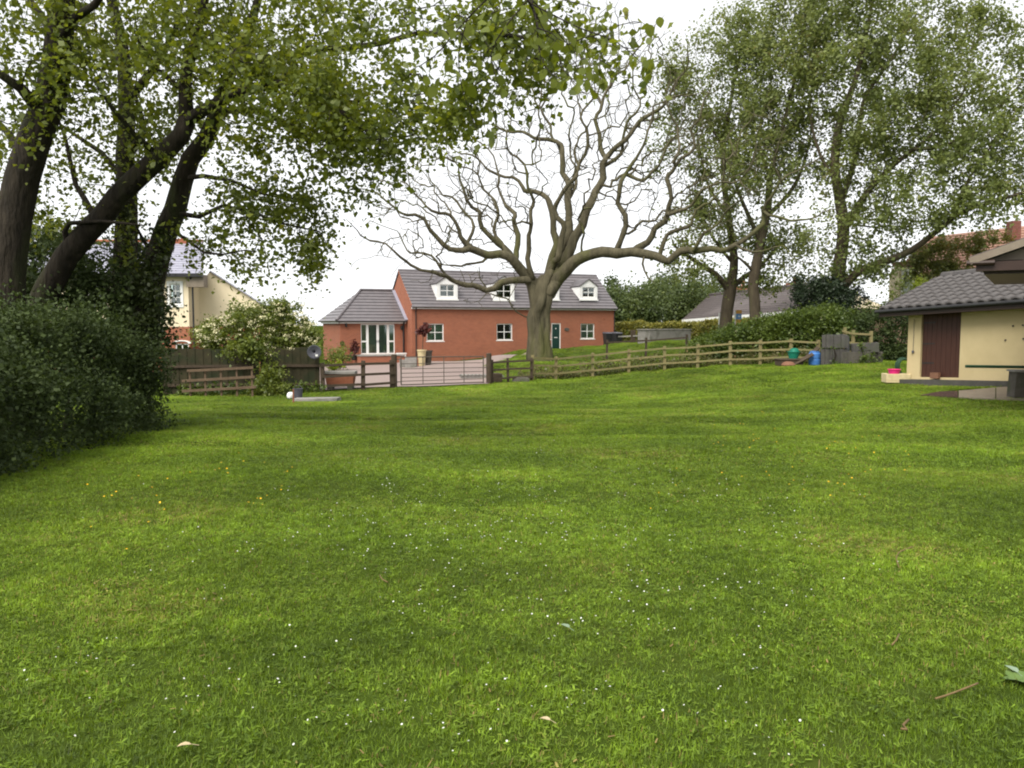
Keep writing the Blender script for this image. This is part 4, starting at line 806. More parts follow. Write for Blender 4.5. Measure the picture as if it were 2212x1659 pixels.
# pallet slats lying by the drive
x, y, z = gz(1040, 37.5); pal = thing('wooden_pallet', 'grey slatted wooden pallet lying flat behind the right end of the gate', 'pallet', (x, y, z + .06), R(8))
for i in range(11): MB().box(-.95 + i * .18, -.86 + i * .18, -.6, .6, .1, .125).build('slat', 'concrete', pal)
for yy in (-.5, 0, .5): MB().box(-1, 1, yy - .04, yy + .04, 0, .098).build('bearer', 'concrete', pal)
x, y, z = gz(1075, 34.9); one('timber_stump', 'short brown sawn timber block at the foot of the fence by the gate', 'block', (x, y, z), MB().hexa([(-.2, -.15, -.05), (.2, -.15, -.05), (.18, .15, -.05), (-.2, .15, -.05), (-.19, -.14, .38), (.2, -.13, .36), (.17, .14, .37), (-.18, .15, .4)]), 'dark_wood')
x, y, z = gz(1125, 34.9); one('stone_block', 'rough dark stone half sunk in weeds under the dark fence', 'stone', (x, y, z), MB().hexa([(-.4, -.2, -.05), (.4, -.2, -.05), (.36, .2, -.05), (-.4, .22, -.05), (-.35, -.14, .22), (.38, -.15, .17), (.3, .14, .2), (-.32, .15, .25)]), 'dark_stone', bevel=.04)
# bins and trough beside the house
def bin_(px, Y, rz, label):
    x, y, z = gz(px, Y); o = thing('wheelie_bin', label, 'bin', (x, y, z), rz, 'wheelie bins at the end of the house'); MB().hexa([(-.22, -.25, .08), (.22, -.25, .08), (.22, .25, .08), (-.22, .25, .08), (-.28, -.33, .98), (.28, -.33, .98), (.28, .33, .98), (-.28, .33, .98)]).build('body', 'black_plastic', o); MB().hexa([(-.3, -.36, .98), (.3, -.36, .98), (.3, .38, .98), (-.3, .38, .98), (-.27, -.3, 1.04), (.27, -.3, 1.04), (.27, .36, 1.08), (-.27, .36, 1.08)]).build('lid', 'dish_grey', o)
    for s in (-.2, .2): MB().tube([(s - .03, .27, .1), (s + .03, .27, .1)], .1, 12).build('wheel', 'black_plastic', o)
bin_(1313, 58.5, .3, 'black wheelie bin nearest the brick house corner'); bin_(1332, 58.2, .5, 'black wheelie bin right of the other one, away from the house')
a, c, e = at(1388, 738, 54), at(1413, 712, 53.4), at(1503, 712, 55)
tr2 = thing('concrete_tank', 'long grey concrete tank set in the bank before the clipped hedge', 'tank', (a.x, a.y, tz(a.x, a.y)))
zt = at(1400, 713, 53.5).z; q = [(at(1386, 0, 54.2).x, 54.2), (at(1413, 0, 53).x, 53), (at(1504, 0, 54.5).x, 54.5), (at(1480, 0, 56).x, 56)]
b = MB(); b.hexa([(x, y, -.3) for x, y in q] + [(x, y, zt) for x, y in q]); b.build('shell', 'concrete', tr2, world=True)
cxm = sum(x for x, y in q) / 4; cym = sum(y for x, y in q) / 4
MB().hexa([(cxm + (x - cxm) * 1.04, cym + (y - cym) * 1.04, zt) for x, y in q] + [(cxm + (x - cxm) * 1.04, cym + (y - cym) * 1.04, zt + .07) for x, y in q]).build('rim', 'concrete', tr2, world=True)
x, y, z = gz(1367, 57); one('oak_post', 'dark square post standing between the house and the concrete tank', 'post', (x, y, z), MB().box(-.16, .16, -.14, .14, -.3, 1.0), 'dark_wood')
MBr = MB().bar(at(1336, 727, 57.5), at(1388, 725, 56.5), .06, .09); o = MBr.build('handrail', 'concrete'); tag(o, 'pale horizontal rail from the house bins to the concrete tank', 'rail')
# sign board
q = at(1588, 688, 47.5); sg = thing('sale_board', 'orange and blue property sign on a white post between two tree trunks', 'sign', (q.x, q.y, tz(q.x, q.y)))
s0 = at(1588, 705, 47.5); x1 = at(1616, 0, 47.5).x; MB().box(s0.x - .05, s0.x + .03, 47.47, 47.55, tz(s0.x, 47.5) - .2, at(0, 671, 47.5).z).build('post', 'white_paint', sg, world=True)
for ya, yb, m in ((670, 677.5, 'sign_orange'), (677.6, 689.5, 'sign_blue'), (689.6, 701, 'sign_orange')): MB().box(s0.x + .031, x1, 47.46, 47.49, at(0, yb, 47.5).z, at(0, ya, 47.5).z).build('panel', m, sg, world=True)
MB().box(s0.x + .031 + .12, x1 - .1, 47.452, 47.459, at(0, 685, 47.5).z, at(0, 682, 47.5).z).build('panel_stripe', 'white_paint', sg, world=True)
q = at(1554, 690, 48); o = MB().tube([(q.x, q.y, tz(q.x, q.y) - .2), (q.x, q.y, at(0, 676, 48).z)], .05, 8).build('marker_pole', 'white_paint'); tag(o, 'thin white pole beside the left trunk of the right trees', 'pole')
# junk heap by the fence
def P3(px, Y): return gz(px, Y)
x, y, z = P3(1714, 34.2); t = thing('plastic_tub', 'green plastic tub on top of the brown box by the fence', 'tub', (x, y, z + .3)); MB().lathe([(.18, 0), (.24, .26), (.27, .27), (.27, .3), (.22, .3), (.17, .04)], 18).build('body', 'green_plastic', t, smooth=False); MB().lathe([(.2, .28), (.17, .4), (.08, .44)], 14, (0.03, 0, 0)).build('lid', 'green_plastic', t)
one('wooden_box', 'low brown wooden box under the green tub by the fence', 'box', (x - .15, y - .05, z), MB().box(-.55, .45, -.3, .3, 0, .3).box(-.58, .48, -.33, .33, .24, .29), 'dark_wood', .1)
x, y, z = P3(1703, 33.8); one('stone_block', 'rounded pinkish stone on the grass left of the leaning planks', 'stone', (x, y, z), MB().lathe([(.26, -.05), (.3, .06), (.22, .16), (.1, .2)], 9), 'cardboard', .3)
for i, (px, l, tl) in enumerate(((1730, .95, .5), (1742, 1.1, .72))):
    x, y, z = P3(px, 33.9 + i * .25); b = MB().box(-.0, l, -.11, .11, -.02, .02); o = b.build('plank', 'dark_wood' if i == 0 else 'dark_wood'); o.location = (x - .35, y, z + .05); o.rotation_euler = (.5, -tl, -.15); tag(o, ('shorter brown plank leaning up beside the green tub', 'longer brown plank propped between the green tub and the blue drum')[i], 'plank')
x, y, z = P3(1760, 34.1); t = thing('plastic_drum', 'blue plastic drum between the planks and the grey sheets', 'drum', (x, y, z)); MB().lathe([(.2, 0), (.24, .04), (.25, .22), (.24, .26), (.24, .3), (.25, .34), (.25, .5), (.2, .56)], 18).build('body', 'blue_plastic', t); MB().lathe([(.21, .56), (.21, .6), (.1, .62)], 16).build('lid', 'blue_plastic', t)
# stacked grey sheets: two tiers of thin slabs on edge
rng = np.random.default_rng(11)
x0, y0, z0 = P3(1773, 33.6)
for tier, (zb, hh, off, npan) in enumerate(((0, .74, 0, 2), (.76, .56, .0, 2))):
    for k in range(npan):
        L = 1.12 - .04 * k; b = MB(); m = 7
        for i in range(m):      # shallow ribs along the sheet
            a, c = L * i / m, L * (i + 1) / m; s = .05 if i % 2 else 0; b.box(a, c - .004, -.02 - s, .02, 0, hh - (.012 if i % 3 else .03))
        o = b.build('concrete_sheet', 'dark_concrete' if k == 0 else 'grey_metal'); o.location = (x0 + .02 + k * .1 + tier * .02, y0 + k * .22, z0 + zb); o.rotation_euler = (-.07, rng.normal() * .01, .05); tag(o, (('front grey ribbed sheet of the lower tier stacked by the fence', 'rear grey sheet of the lower tier stacked by the fence'), ('front grey ribbed sheet of the upper tier stacked by the fence', 'rear grey sheet of the upper tier stacked by the fence'))[tier][k], 'sheet', 'grey sheets stacked by the fence')
for k in range(3):
    o = MB().box(0, .3, -.03, .03, 0, 1.28 - .02 * k).build('concrete_sheet', 'grey_metal'); o.location = (x0 + 1.16 + k * .085, y0 + .25 + k * .12, z0); o.rotation_euler = (-.06, 0, .9); tag(o, ('narrow upright grey sheet at the right end of the stack, nearest', 'narrow upright grey sheet at the right end of the stack, middle', 'narrow upright grey sheet at the right end of the stack, rearmost')[k], 'sheet', 'grey sheets stacked by the fence')
# dark stone troughs
def trough(px, Y, L, D_, h, zoff, rz, label, m='dark_stone', tilt=(0, 0)):
    x, y, z = P3(px, Y); t = .09; b = MB(); b.box(-L / 2, L / 2, -D_ / 2, D_ / 2, 0, h * .35); b.box(-L / 2, L / 2, -D_ / 2, -D_ / 2 + t, h * .35, h); b.box(-L / 2, L / 2, D_ / 2 - t, D_ / 2, h * .35, h); b.box(-L / 2, -L / 2 + t, -D_ / 2 + t, D_ / 2 - t, h * .35, h); b.box(L / 2 - t, L / 2, -D_ / 2 + t, D_ / 2 - t, h * .35, h)
    o = b.build('stone_trough', m); o.location = (x, y, z + zoff); o.rotation_euler = (tilt[0], tilt[1], rz); return tag(o, label, 'trough', 'stone troughs stacked by the fence')
trough(1850, 32.6, .95, .5, .5, -.02, .1, 'front dark stone trough at ground level right of the grey sheets'); trough(1884, 33.0, .75, .5, .5, -.02, -.3, 'right dark stone trough at ground level beside the hedge'); trough(1868, 32.9, 1.0, .5, .36, .47, -.25, 'dark stone trough resting on top of the two lower ones', 'dark_concrete', (.05, -.06))
# sink with pink bowl, hose
p = gpoint([1935], [826])[0]; sk_ = thing('stone_sink', 'cream stone sink on the lawn by the outbuilding corner', 'sink', p, -.12); b = MB(); L, D_, h, t = .68, .46, .26, .06; b.box(-L / 2, L / 2, -D_ / 2, D_ / 2, 0, .06); b.box(-L / 2, L / 2, -D_ / 2, -D_ / 2 + t, .06, h); b.box(-L / 2, L / 2, D_ / 2 - t, D_ / 2, .06, h); b.box(-L / 2, -L / 2 + t, -D_ / 2 + t, D_ / 2 - t, .06, h); b.box(L / 2 - t, L / 2, -D_ / 2 + t, D_ / 2 - t, .06, h); b.build('basin', 'pale_stone', sk_, bevel=.012); MB().box(-L / 2 + t + .001, L / 2 - t - .001, -D_ / 2 + t + .001, D_ / 2 - t - .001, .061, .2).build('soil_fill', 'dark_stone', sk_)
one('bucket', 'bright pink plastic bowl sitting in the cream stone sink', 'bowl', (p[0] - .05, p[1] + .02, p[2] + .2), MB().lathe([(.13, 0), (.17, .17), (.19, .175), (.19, .19), (.16, .19), (.12, .02)], 18), 'pink_plastic', bevel=0)
q = gpoint([1954], [812])[0]; b = MB()
for k in range(5):
    a = np.linspace(0, 2 * math.pi, 25); b.tube([(.24 * math.cos(t) * (1 - .03 * k), -.05 * k + .03 * math.sin(t), .3 + .28 * math.sin(t) * (1 - .03 * k)) for t in a], .018, 6, cap=False)
b.tube([(.24, 0, .3), (.34, -.05, .5), (.4, -.1, .2), (.3, -.2, .02), (-.1, -.3, .02)], .015, 6); o = b.build('garden_hose', 'hose_green', smooth=True); o.location = q + np.array([0, .15, 0]); tag(o, 'coil of dark green garden hose against the outbuilding corner', 'hose')
# dark block with a pole across it at the right edge
p = gpoint([2190], [861])[0]; bl = thing('stone_plinth', 'dark grey block standing on the patio at the right edge', 'block', p, -.25); MB().hexa([(0, 0, -.05), (.9, 0, -.05), (.9, .5, -.05), (0, .5, -.05), (.03, .01, .6), (.9, .01, .6), (.9, .5, .6), (.03, .5, .6)]).build('core', 'dark_stone', bl, bevel=.015); MB().box(-.01, .93, -.02, .53, .6, .64).build('cap', 'concrete', bl)
z_ = p[2] + .69; po = MB().tube([(p[0] - .98, p[1] + .25, z_ + .03), (p[0] + 1.6, p[1] + .15, z_ - .0)], .035, 10).build('metal_pole', 'hose_green'); tag(po, 'long dark pole lying across the grey block at the right edge', 'pole')
# litter on the lawn
rng = np.random.default_rng(21)
def twig(pts, label, r=.0035):
    g = gpoint([p[0] for p in pts], [p[1] for p in pts]); o = MB().tube([(a, b_, c + .03) for a, b_, c in resample(g, .05)], r, 5).build('fallen_twig', 'dead_twig', smooth=True); tag(o, label, 'twig', 'twigs fallen on the lawn')
twig([(1972, 1190), (1945, 1200), (1936, 1215), (1942, 1236)], 'hooked dry twig lying on the right of the lawn'); twig([(1942, 1382), (1936, 1395), (1926, 1406)], 'short curved dry twig right of centre on the lawn', .0042); twig([(2112, 1490), (2080, 1503), (2040, 1518), (2020, 1524)], 'long straight dry twig near the bottom right corner of the lawn', .0042); twig([(820, 1252), (826, 1262), (838, 1268)], 'small dry twig on the left middle of the lawn'); twig([(1962, 1570), (1950, 1582), (1958, 1592), (1945, 1590)], 'crumpled brown twig tuft near the bottom right of the lawn', .005)
def fallen(px, py, s, m, label, rz):
    g = gpoint([px], [py])[0]; b = MB(); L8 = LEAF8 * s; b.add([(x, y, z * 1.2 + .04) for x, y, z in L8], [tuple(range(8))]); b.tube([(0, 0, .04), (0, -s * .5, .035)], s * .02, 4); o = b.build('fallen_leaf', m); o.location = g; o.rotation_euler = (.15, .2, rz); tag(o, label, 'leaf', 'leaves fallen on the lawn')
mat('leaf_pale', (.22, .29, .20), (.18, .25, .16), .6, 20); mat('leaf_straw', (.55, .45, .28), (.50, .38, .22), .6, 20)
fallen(1226, 1372, .06, 'leaf_pale', 'pale grey green fallen leaf right of centre on the lawn', .9); fallen(1186, 1578, .045, 'leaf_straw', 'cream coloured fallen leaf near the bottom centre of the lawn', 1.3); fallen(412, 1632, .05, 'leaf_straw', 'dull pale fallen leaf at the bottom left of the lawn', 2.0); fallen(2192, 1470, .07, 'leaf_pale', 'large pale green leaf at the right edge of the lawn', .3)
# ------------------------------------------------------------------ trees
def interp_limb(pts, r0, r1, Y0, Y1, e=1.0):
    """pixel path -> limb with radius and distance running from start to end"""
    n = len(pts); return limb([(p[0], p[1], Y0 + (Y1 - Y0) * i / (n - 1), r0 + (r1 - r0) * (i / (n - 1)) ** e) for i, p in enumerate(pts)])
def ground_start(L):      # first point dropped onto the ground
    L = L.copy(); L[0, 2] = tz(L[0, 0], L[0, 1]) - .1; return L
# the big bare tree in the middle
def bare_tree():
    rng = np.random.default_rng(4); I = interp_limb
    tr = limb([(1166, 783, 42, .72), (1164, 765, 42, .62), (1163, 720, 42, .53), (1165, 680, 42, .50), (1168, 645, 42, .52), (1173, 615, 42, .55), (1178, 595, 42, .45)]); tr[0, 2] = tz(tr[0, 0], 42) - .15
    Ls = [tr,
          limb([(1146, 782, 41.7, .26), (1149, 740, 41.75, .24), (1152, 690, 41.75, .23), (1152, 650, 41.75, .25), (1146, 615, 41.8, .26), (1130, 590, 41.9, .2)]), limb([(1186, 782, 41.75, .24), (1181, 740, 41.75, .22), (1178, 690, 41.75, .22), (1184, 650, 41.7, .25), (1200, 615, 41.7, .27), (1222, 585, 41.8, .25), (1245, 562, 41.8, .22)]), limb([(1166, 784, 41.5, .22), (1166, 740, 41.55, .19), (1166, 690, 41.55, .18), (1170, 640, 41.6, .22), (1182, 600, 41.7, .22), (1195, 560, 41.9, .17)]),
          I([(1160, 620), (1130, 590), (1108, 560), (1051, 547), (1017, 533), (983, 547), (955, 526), (928, 489), (897, 465), (866, 451), (805, 420), (760, 400)], .34, .02, 42, 38, .6),
          I([(1017, 533), (993, 513), (983, 485), (965, 461), (914, 441), (887, 407), (880, 370)], .15, .02, 40.5, 39, .8),
          I([(1140, 605), (1098, 606), (1066, 618), (1035, 622), (1005, 620), (982, 608), (965, 591), (939, 593), (908, 580), (874, 559), (846, 543), (805, 520), (771, 496), (743, 472)], .2, .015, 41.5, 36.5, .8),
          I([(1112, 560), (1116, 553), (1112, 495), (1116, 461), (1095, 444), (1082, 427), (1075, 376), (1054, 328), (1020, 290)], .2, .02, 41.6, 44, .8),
          I([(1108, 560), (1085, 533), (1054, 506), (1037, 461), (1010, 427), (993, 393), (983, 355), (950, 330)], .2, .02, 41.6, 40, .8),
          I([(1185, 590), (1198, 526), (1191, 461), (1171, 420), (1136, 407), (1106, 386), (1051, 362), (1000, 331), (960, 300)], .24, .015, 42, 44, .8),
          I([(1190, 590), (1222, 513), (1229, 427), (1218, 359), (1205, 314), (1154, 297), (1085, 273), (1044, 212), (1030, 170)], .26, .015, 42.2, 46, .8),
          I([(1195, 610), (1229, 547), (1251, 495), (1273, 444), (1292, 400), (1307, 359), (1311, 335), (1290, 290), (1297, 222), (1341, 154), (1393, 85), (1410, 50)], .34, .02, 42, 44, .7),
          I([(1311, 340), (1324, 325), (1393, 260), (1431, 222), (1480, 150), (1490, 90)], .17, .02, 43.2, 41, .9),
          I([(1297, 222), (1270, 170), (1250, 110), (1262, 60)], .07, .015, 43.6, 45), I([(1229, 430), (1252, 380), (1240, 330), (1262, 270), (1245, 200), (1215, 150)], .1, .015, 43, 47), I([(1218, 359), (1200, 300), (1160, 220), (1130, 160), (1140, 120)], .09, .015, 44, 47),
          I([(1185, 635), (1215, 590), (1245, 562), (1300, 545), (1350, 549), (1397, 545), (1440, 561), (1486, 541), (1545, 541), (1580, 543), (1599, 514), (1650, 475), (1658, 440), (1685, 397), (1740, 362), (1778, 315)], .36, .02, 42, 36, .75),
          I([(1365, 546), (1395, 520), (1430, 490), (1447, 463), (1443, 409), (1455, 350), (1498, 319), (1505, 272), (1520, 220), (1550, 160)], .2, .02, 40.5, 38, .8),
          I([(1330, 545), (1345, 500), (1340, 440), (1350, 374), (1377, 343), (1385, 311), (1424, 226), (1486, 206), (1540, 195)], .17, .015, 41, 40, .8),
          I([(1660, 465), (1720, 478), (1760, 470), (1830, 440)], .07, .012, 37.2, 35), I([(1590, 530), (1640, 548), (1690, 535), (1760, 575)], .06, .012, 38, 36), I([(1395, 547), (1388, 570), (1400, 600), (1415, 612)], .07, .02, 40, 39), I([(1455, 350), (1470, 300), (1440, 240), (1450, 180), (1430, 120)], .07, .012, 38.7, 40),
          I([(1447, 463), (1500, 440), (1540, 400), (1600, 380), (1640, 330)], .09, .012, 39, 36), I([(1690, 397), (1670, 340), (1700, 280)], .05, .012, 36.3, 35.5),
          I([(1205, 560), (1215, 500), (1205, 440), (1225, 400), (1255, 350), (1270, 300), (1262, 250), (1290, 190), (1300, 120), (1330, 70)], .17, .015, 41.5, 39.5, .8), I([(1150, 600), (1140, 560), (1150, 510), (1140, 470), (1150, 430), (1130, 360), (1100, 320), (1095, 260), (1070, 220)], .17, .015, 41.6, 40, .8),
          I([(1095, 548), (1070, 500), (1078, 460), (1060, 420), (1030, 390), (1030, 340), (1000, 290)], .12, .015, 41.3, 42.5, .8), I([(1000, 540), (1020, 500), (1000, 450), (960, 420), (930, 390), (925, 340)], .1, .012, 40.4, 41.5), I([(1425, 552), (1440, 510), (1480, 490), (1500, 450), (1540, 440), (1570, 400), (1580, 350)], .12, .015, 39.8, 38.5), I([(1500, 540), (1520, 500), (1560, 480), (1580, 440), (1620, 420)], .09, .012, 38.9, 37.6),
          I([(1350, 374), (1390, 390), (1420, 360), (1440, 310), (1470, 290), (1500, 240)], .1, .012, 40.8, 39.5), I([(1307, 359), (1340, 330), (1350, 280), (1375, 230), (1370, 160), (1390, 110)], .11, .012, 43, 42), I([(960, 590), (930, 555), (890, 545), (850, 500), (800, 470)], .07, .012, 39.2, 38), I([(1060, 545), (1030, 575), (980, 572), (930, 560), (880, 520)], .08, .012, 41, 40)]
    A = blob_points(rng, [(1190, 310, 43, 320, 220, 5, 250), (960, 420, 40, 200, 115, 4, 130), (1400, 330, 41, 210, 220, 4, 140), (1500, 430, 39, 170, 90, 3, 36), (880, 520, 38, 110, 50, 2, 22), (1230, 140, 45, 220, 100, 3, 90), (1600, 330, 37, 130, 110, 2, 44), (1050, 585, 41, 90, 24, 2, 14), (1350, 95, 43, 130, 80, 2, 24)])
    # finer branches round each of those, then outer twigs
    B = A[rng.integers(0, len(A), 1000)] + rng.normal(size=(1000, 3)) * .8
    T = np.vstack([A, B])[rng.integers(0, len(A) + 1000, 1300)]; c = np.array(at(1180, 560, 42)); d = T - c; d /= np.linalg.norm(d, axis=1)[:, None]; T = T + d * rng.uniform(.2, .9, (1300, 1)) + rng.normal(size=(1300, 3)) * .3
    A = np.vstack([A, B])
    r_, sk = plant('bare_tree', 'large nearly leafless tree with wide twisting branches in front of the brick house', 'tree', 12, Ls, np.vstack([A, T]), 'bark_bare', 'leaf_near', 0, .1, .2, bf=.22, seg=.3, wob=.13, tip=.013, expo=2.2, trunk='branches', up=.15, lw=.09, limbstep=.3, knob=.13)
    return r_
bare_tree()

# the leafy trees on the left
I = interp_limb
def left_trees():
    rng = np.random.default_rng(31); dens = 1.0
    tA = ground_start(limb([(18, 790, 13.5, .40), (12, 680, 13.5, .31), (16, 560, 13.5, .29), (30, 470, 13.5, .275), (48, 385, 13.5, .265), (78, 290, 13.4, .25), (108, 220, 13.4, .23), (125, 120, 13.3, .22), (134, 10, 13.2, .19), (140, -120, 13.2, .15), (120, -300, 13, .08), (130, -450, 13, .04)]))
    LA = [tA, I([(108, 235), (70, 220), (45, 190), (0, 160), (-60, 110)], .12, .04, 13.4, 12.5), I([(130, 80), (160, 40), (205, 10), (250, -60), (330, -150)], .08, .03, 13.2, 12), I([(60, 370), (20, 290), (-40, 230)], .09, .03, 13.5, 14.5), I([(125, 100), (80, 20), (20, -60)], .07, .03, 13.3, 14)]
    aA = blob_points(rng, [(60, 60, 13.5, 170, 110, 2, 70), (0, 250, 14, 130, 110, 2, 40), (160, 150, 13, 120, 110, 1.5, 40), (60, -250, 13.5, 300, 250, 3, 110), (50, 430, 14.5, 90, 60, 1, 14)])
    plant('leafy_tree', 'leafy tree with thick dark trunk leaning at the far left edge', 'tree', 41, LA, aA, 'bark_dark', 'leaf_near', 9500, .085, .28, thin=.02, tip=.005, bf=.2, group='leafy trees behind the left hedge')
    tB = ground_start(limb([(50, 800, 14.6, .31), (75, 690, 14.6, .25), (105, 620, 14.6, .225), (145, 552, 14.6, .205), (190, 500, 14.5, .195), (222, 468, 14.4, .19), (254, 424, 14.3, .18), (300, 380, 14.2, .18), (345, 340, 14.1, .165), (392, 292, 14, .15), (404, 258, 14, .14), (400, 205, 13.9, .11), (402, 160, 13.8, .09), (425, 80, 13.7, .07), (450, -40, 13.6, .05), (470, -150, 13.5, .03)]))
    LB = [tB, I([(402, 262), (440, 238), (476, 218), (530, 195), (600, 180), (680, 205), (760, 260), (830, 310)], .11, .02, 14, 11.5), I([(205, 470), (180, 425), (164, 400), (150, 340), (143, 305), (128, 262), (120, 200)], .06, .015, 14.5, 15), I([(150, 545), (140, 500), (150, 482), (220, 478), (310, 487)], .06, .02, 14.6, 14), I([(345, 340), (290, 290), (240, 230), (200, 170)], .06, .02, 14.1, 13), I([(400, 200), (340, 150), (300, 90)], .05, .02, 13.9, 13)]
    aB = blob_points(rng, [(430, 70, 13.5, 190, 120, 2, 90), (600, 150, 12.5, 170, 110, 1.8, 110), (740, 250, 12, 130, 105, 1.3, 66), (250, 230, 14, 170, 140, 1.8, 45), (450, -180, 13.5, 300, 150, 2.5, 70), (840, 320, 11.8, 45, 50, .7, 20), (540, 260, 13, 130, 70, 1, 25)])
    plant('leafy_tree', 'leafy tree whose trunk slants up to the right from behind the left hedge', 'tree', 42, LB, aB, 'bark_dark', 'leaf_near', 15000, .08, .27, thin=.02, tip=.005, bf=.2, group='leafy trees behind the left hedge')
    tC = ground_start(limb([(268, 800, 16, .27), (268, 700, 16, .25), (269, 600, 16, .24), (272, 520, 16, .22), (274, 430, 16, .2), (270, 342, 16, .18), (274, 260, 16, .16), (272, 200, 16, .14), (262, 80, 16, .11), (240, 0, 16, .09), (235, -140, 16, .05)]))
    LC = [tC, I([(274, 340), (310, 290), (305, 250), (290, 200)], .09, .03, 16, 15.5), I([(273, 220), (330, 150), (380, 60), (400, -40)], .09, .03, 16, 15), I([(268, 140), (215, 90), (150, 60)], .06, .02, 16, 16.5), I([(272, 400), (220, 330), (160, 290), (90, 240)], .07, .02, 16, 16.5)]
    aC = blob_points(rng, [(270, 60, 16, 200, 120, 2, 90), (180, 330, 16.5, 150, 100, 1.5, 30), (300, 250, 16, 140, 140, 1.5, 40), (240, -150, 16, 260, 130, 2, 60), (270, 450, 15.6, 40, 130, .4, 26), (110, 470, 17, 110, 45, 1, 10)])
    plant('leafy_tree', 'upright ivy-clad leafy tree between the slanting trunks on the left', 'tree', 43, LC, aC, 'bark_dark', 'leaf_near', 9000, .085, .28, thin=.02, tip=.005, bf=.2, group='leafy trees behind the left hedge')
    tD = ground_start(limb([(285, 830, 15.5, .3), (298, 740, 15.5, .27), (318, 660, 15.5, .25), (330, 600, 15.5, .235), (343, 547, 15.4, .225), (362, 490, 15.3, .21), (378, 455, 15.2, .2), (395, 390, 15.1, .18), (412, 342, 15, .165), (445, 300, 14.9, .15), (462, 262, 14.8, .14), (476, 219, 14.7, .125), (500, 150, 14.5, .1), (540, 60, 14.2, .08), (570, -60, 14, .05), (580, -160, 14, .03)]))
    LD = [tD, I([(478, 215), (540, 170), (610, 130), (680, 108), (725, 104), (780, 100), (830, 92), (870, 80), (905, 71), (1000, 72), (1060, 74), (1110, 78), (1165, 86)], .075, .018, 14.7, 9.0, .7), I([(375, 460), (430, 468), (480, 445), (540, 455), (600, 480), (690, 500)], .05, .012, 15.2, 13.5), I([(362, 495), (400, 515), (440, 545), (480, 550), (530, 540)], .04, .01, 15.2, 14.2), I([(340, 560), (310, 520), (290, 480)], .05, .02, 15.4, 15), I([(395, 385), (440, 380), (500, 390), (570, 420), (640, 430)], .05, .012, 15.1, 13.6), I([(470, 240), (560, 240), (640, 280), (720, 310), (790, 330)], .07, .015, 14.7, 12.5)]
    aD = blob_points(rng, [(570, 60, 14, 190, 110, 2, 90), (620, 470, 13.8, 105, 75, 1, 65), (540, 420, 14.2, 120, 60, 1, 34), (500, 560, 14.4, 90, 30, .7, 8), (680, 540, 13.4, 50, 40, .5, 12), (720, 300, 12.8, 120, 75, 1, 52), (640, 220, 13.4, 150, 90, 1.2, 56), (560, -140, 14, 250, 120, 2, 50), (440, 500, 14.8, 70, 40, .5, 12), (560, 570, 14, 60, 30, .5, 6), (860, 300, 11.8, 60, 50, .6, 20),
                             (800, 60, 12.0, 130, 70, 1, 20), (930, 40, 10.4, 120, 60, .9, 14), (720, 60, 12.6, 100, 90, 1, 18), (1000, 50, 9.8, 150, 55, .7, 14), (1100, 120, 9.3, 110, 60, .6, 20), (1250, 120, 9.2, 140, 80, .7, 18), (1020, 210, 9.6, 70, 50, .4, 14), (870, 200, 11, 70, 60, .6, 22), (1150, 30, 9.2, 120, 50, .6, 20), (960, 240, 10.4, 60, 40, .5, 10), (780, 400, 12.4, 60, 40, .5, 8)])
    plant('leafy_tree', 'leafy tree nearest the cream house, its boughs reaching across the sky to the right', 'tree', 44, LD, aD, 'bark_dark', 'leaf_near', 19000, .08, .24, thin=.02, tip=.005, bf=.2, group='leafy trees behind the left hedge')
    # near hanging branch with large leaves
    LE = [I([(1040, -420), (1060, -200), (1110, -60), (1152, 20), (1160, 60)], .022, .008, 7.2, 6.4), I([(1160, 30), (1165, 110), (1190, 160), (1230, 180)], .007, .004, 6.5, 6.2), I([(1140, 0), (1090, 60), (1060, 120), (1080, 190)], .007, .004, 6.5, 6.3), I([(1150, 10), (1250, 60), (1330, 90), (1390, 140)], .008, .004, 6.5, 6.8), I([(1110, -60), (1010, 40), (940, 120), (890, 150)], .008, .004, 6.7, 6.8), I([(1150, 0), (1170, -10), (1300, 20)], .008, .004, 6.5, 7), I([(1010, 40), (990, 120), (1000, 200), (1030, 280)], .006, .003, 6.8, 7)]
    aE = blob_points(rng, [(1100, 110, 6.5, 110, 70, .5, 30), (1170, 60, 6.5, 50, 60, .3, 14), (1270, 110, 6.8, 120, 70, .5, 34), (960, 150, 7, 60, 40, .4, 8), (1200, 165, 6.5, 60, 30, .3, 12), (1040, 40, 6.8, 140, 45, .5, 20), (930, 60, 7, 120, 50, .6, 14), (1040, 290, 6.9, 30, 14, .1, 3), (1330, 60, 7, 80, 60, .4, 16)])
    root, sk = plant('overhanging_branch', 'near bough of large green leaves hanging into the top centre', 'branch', 45, LE, aE, 'bark_dark', 'leaf_near', 270, .07, .05, thin=.02, tip=.0025, bf=.25, seg=.12, wob=.06, crown='leaves', trunk='twigs', tpl=LEAF8, droop=.9, limbstep=.1, leafmin=at(0, 330, 6).z)
left_trees()

# ivy on the left trunks is part of a dark evergreen thicket behind the hedge
def thicket(name, label, cat, seed, blobs, leafm, nleaf, ls, spread, stems, wood='bark_dark', group=None, **kw):
    rng = np.random.default_rng(seed); A = blob_points(rng, blobs); Ls = []
    for px, Y in stems:
        x = xat(px, Y); z = tz(x, Y); Ls.append(np.array([(x, Y, z - .1, .05), (x + rng.normal() * .1, Y, z + .4, .04), (x + rng.normal() * .2, Y + rng.normal() * .1, z + .8, .03)]))
    return plant(name, label, cat, seed, Ls, A, wood, leafm, nleaf, ls, spread, group, thin=.04, crown='foliage', trunk='stems', tip=.005, bf=.15, seg=.35, **kw)
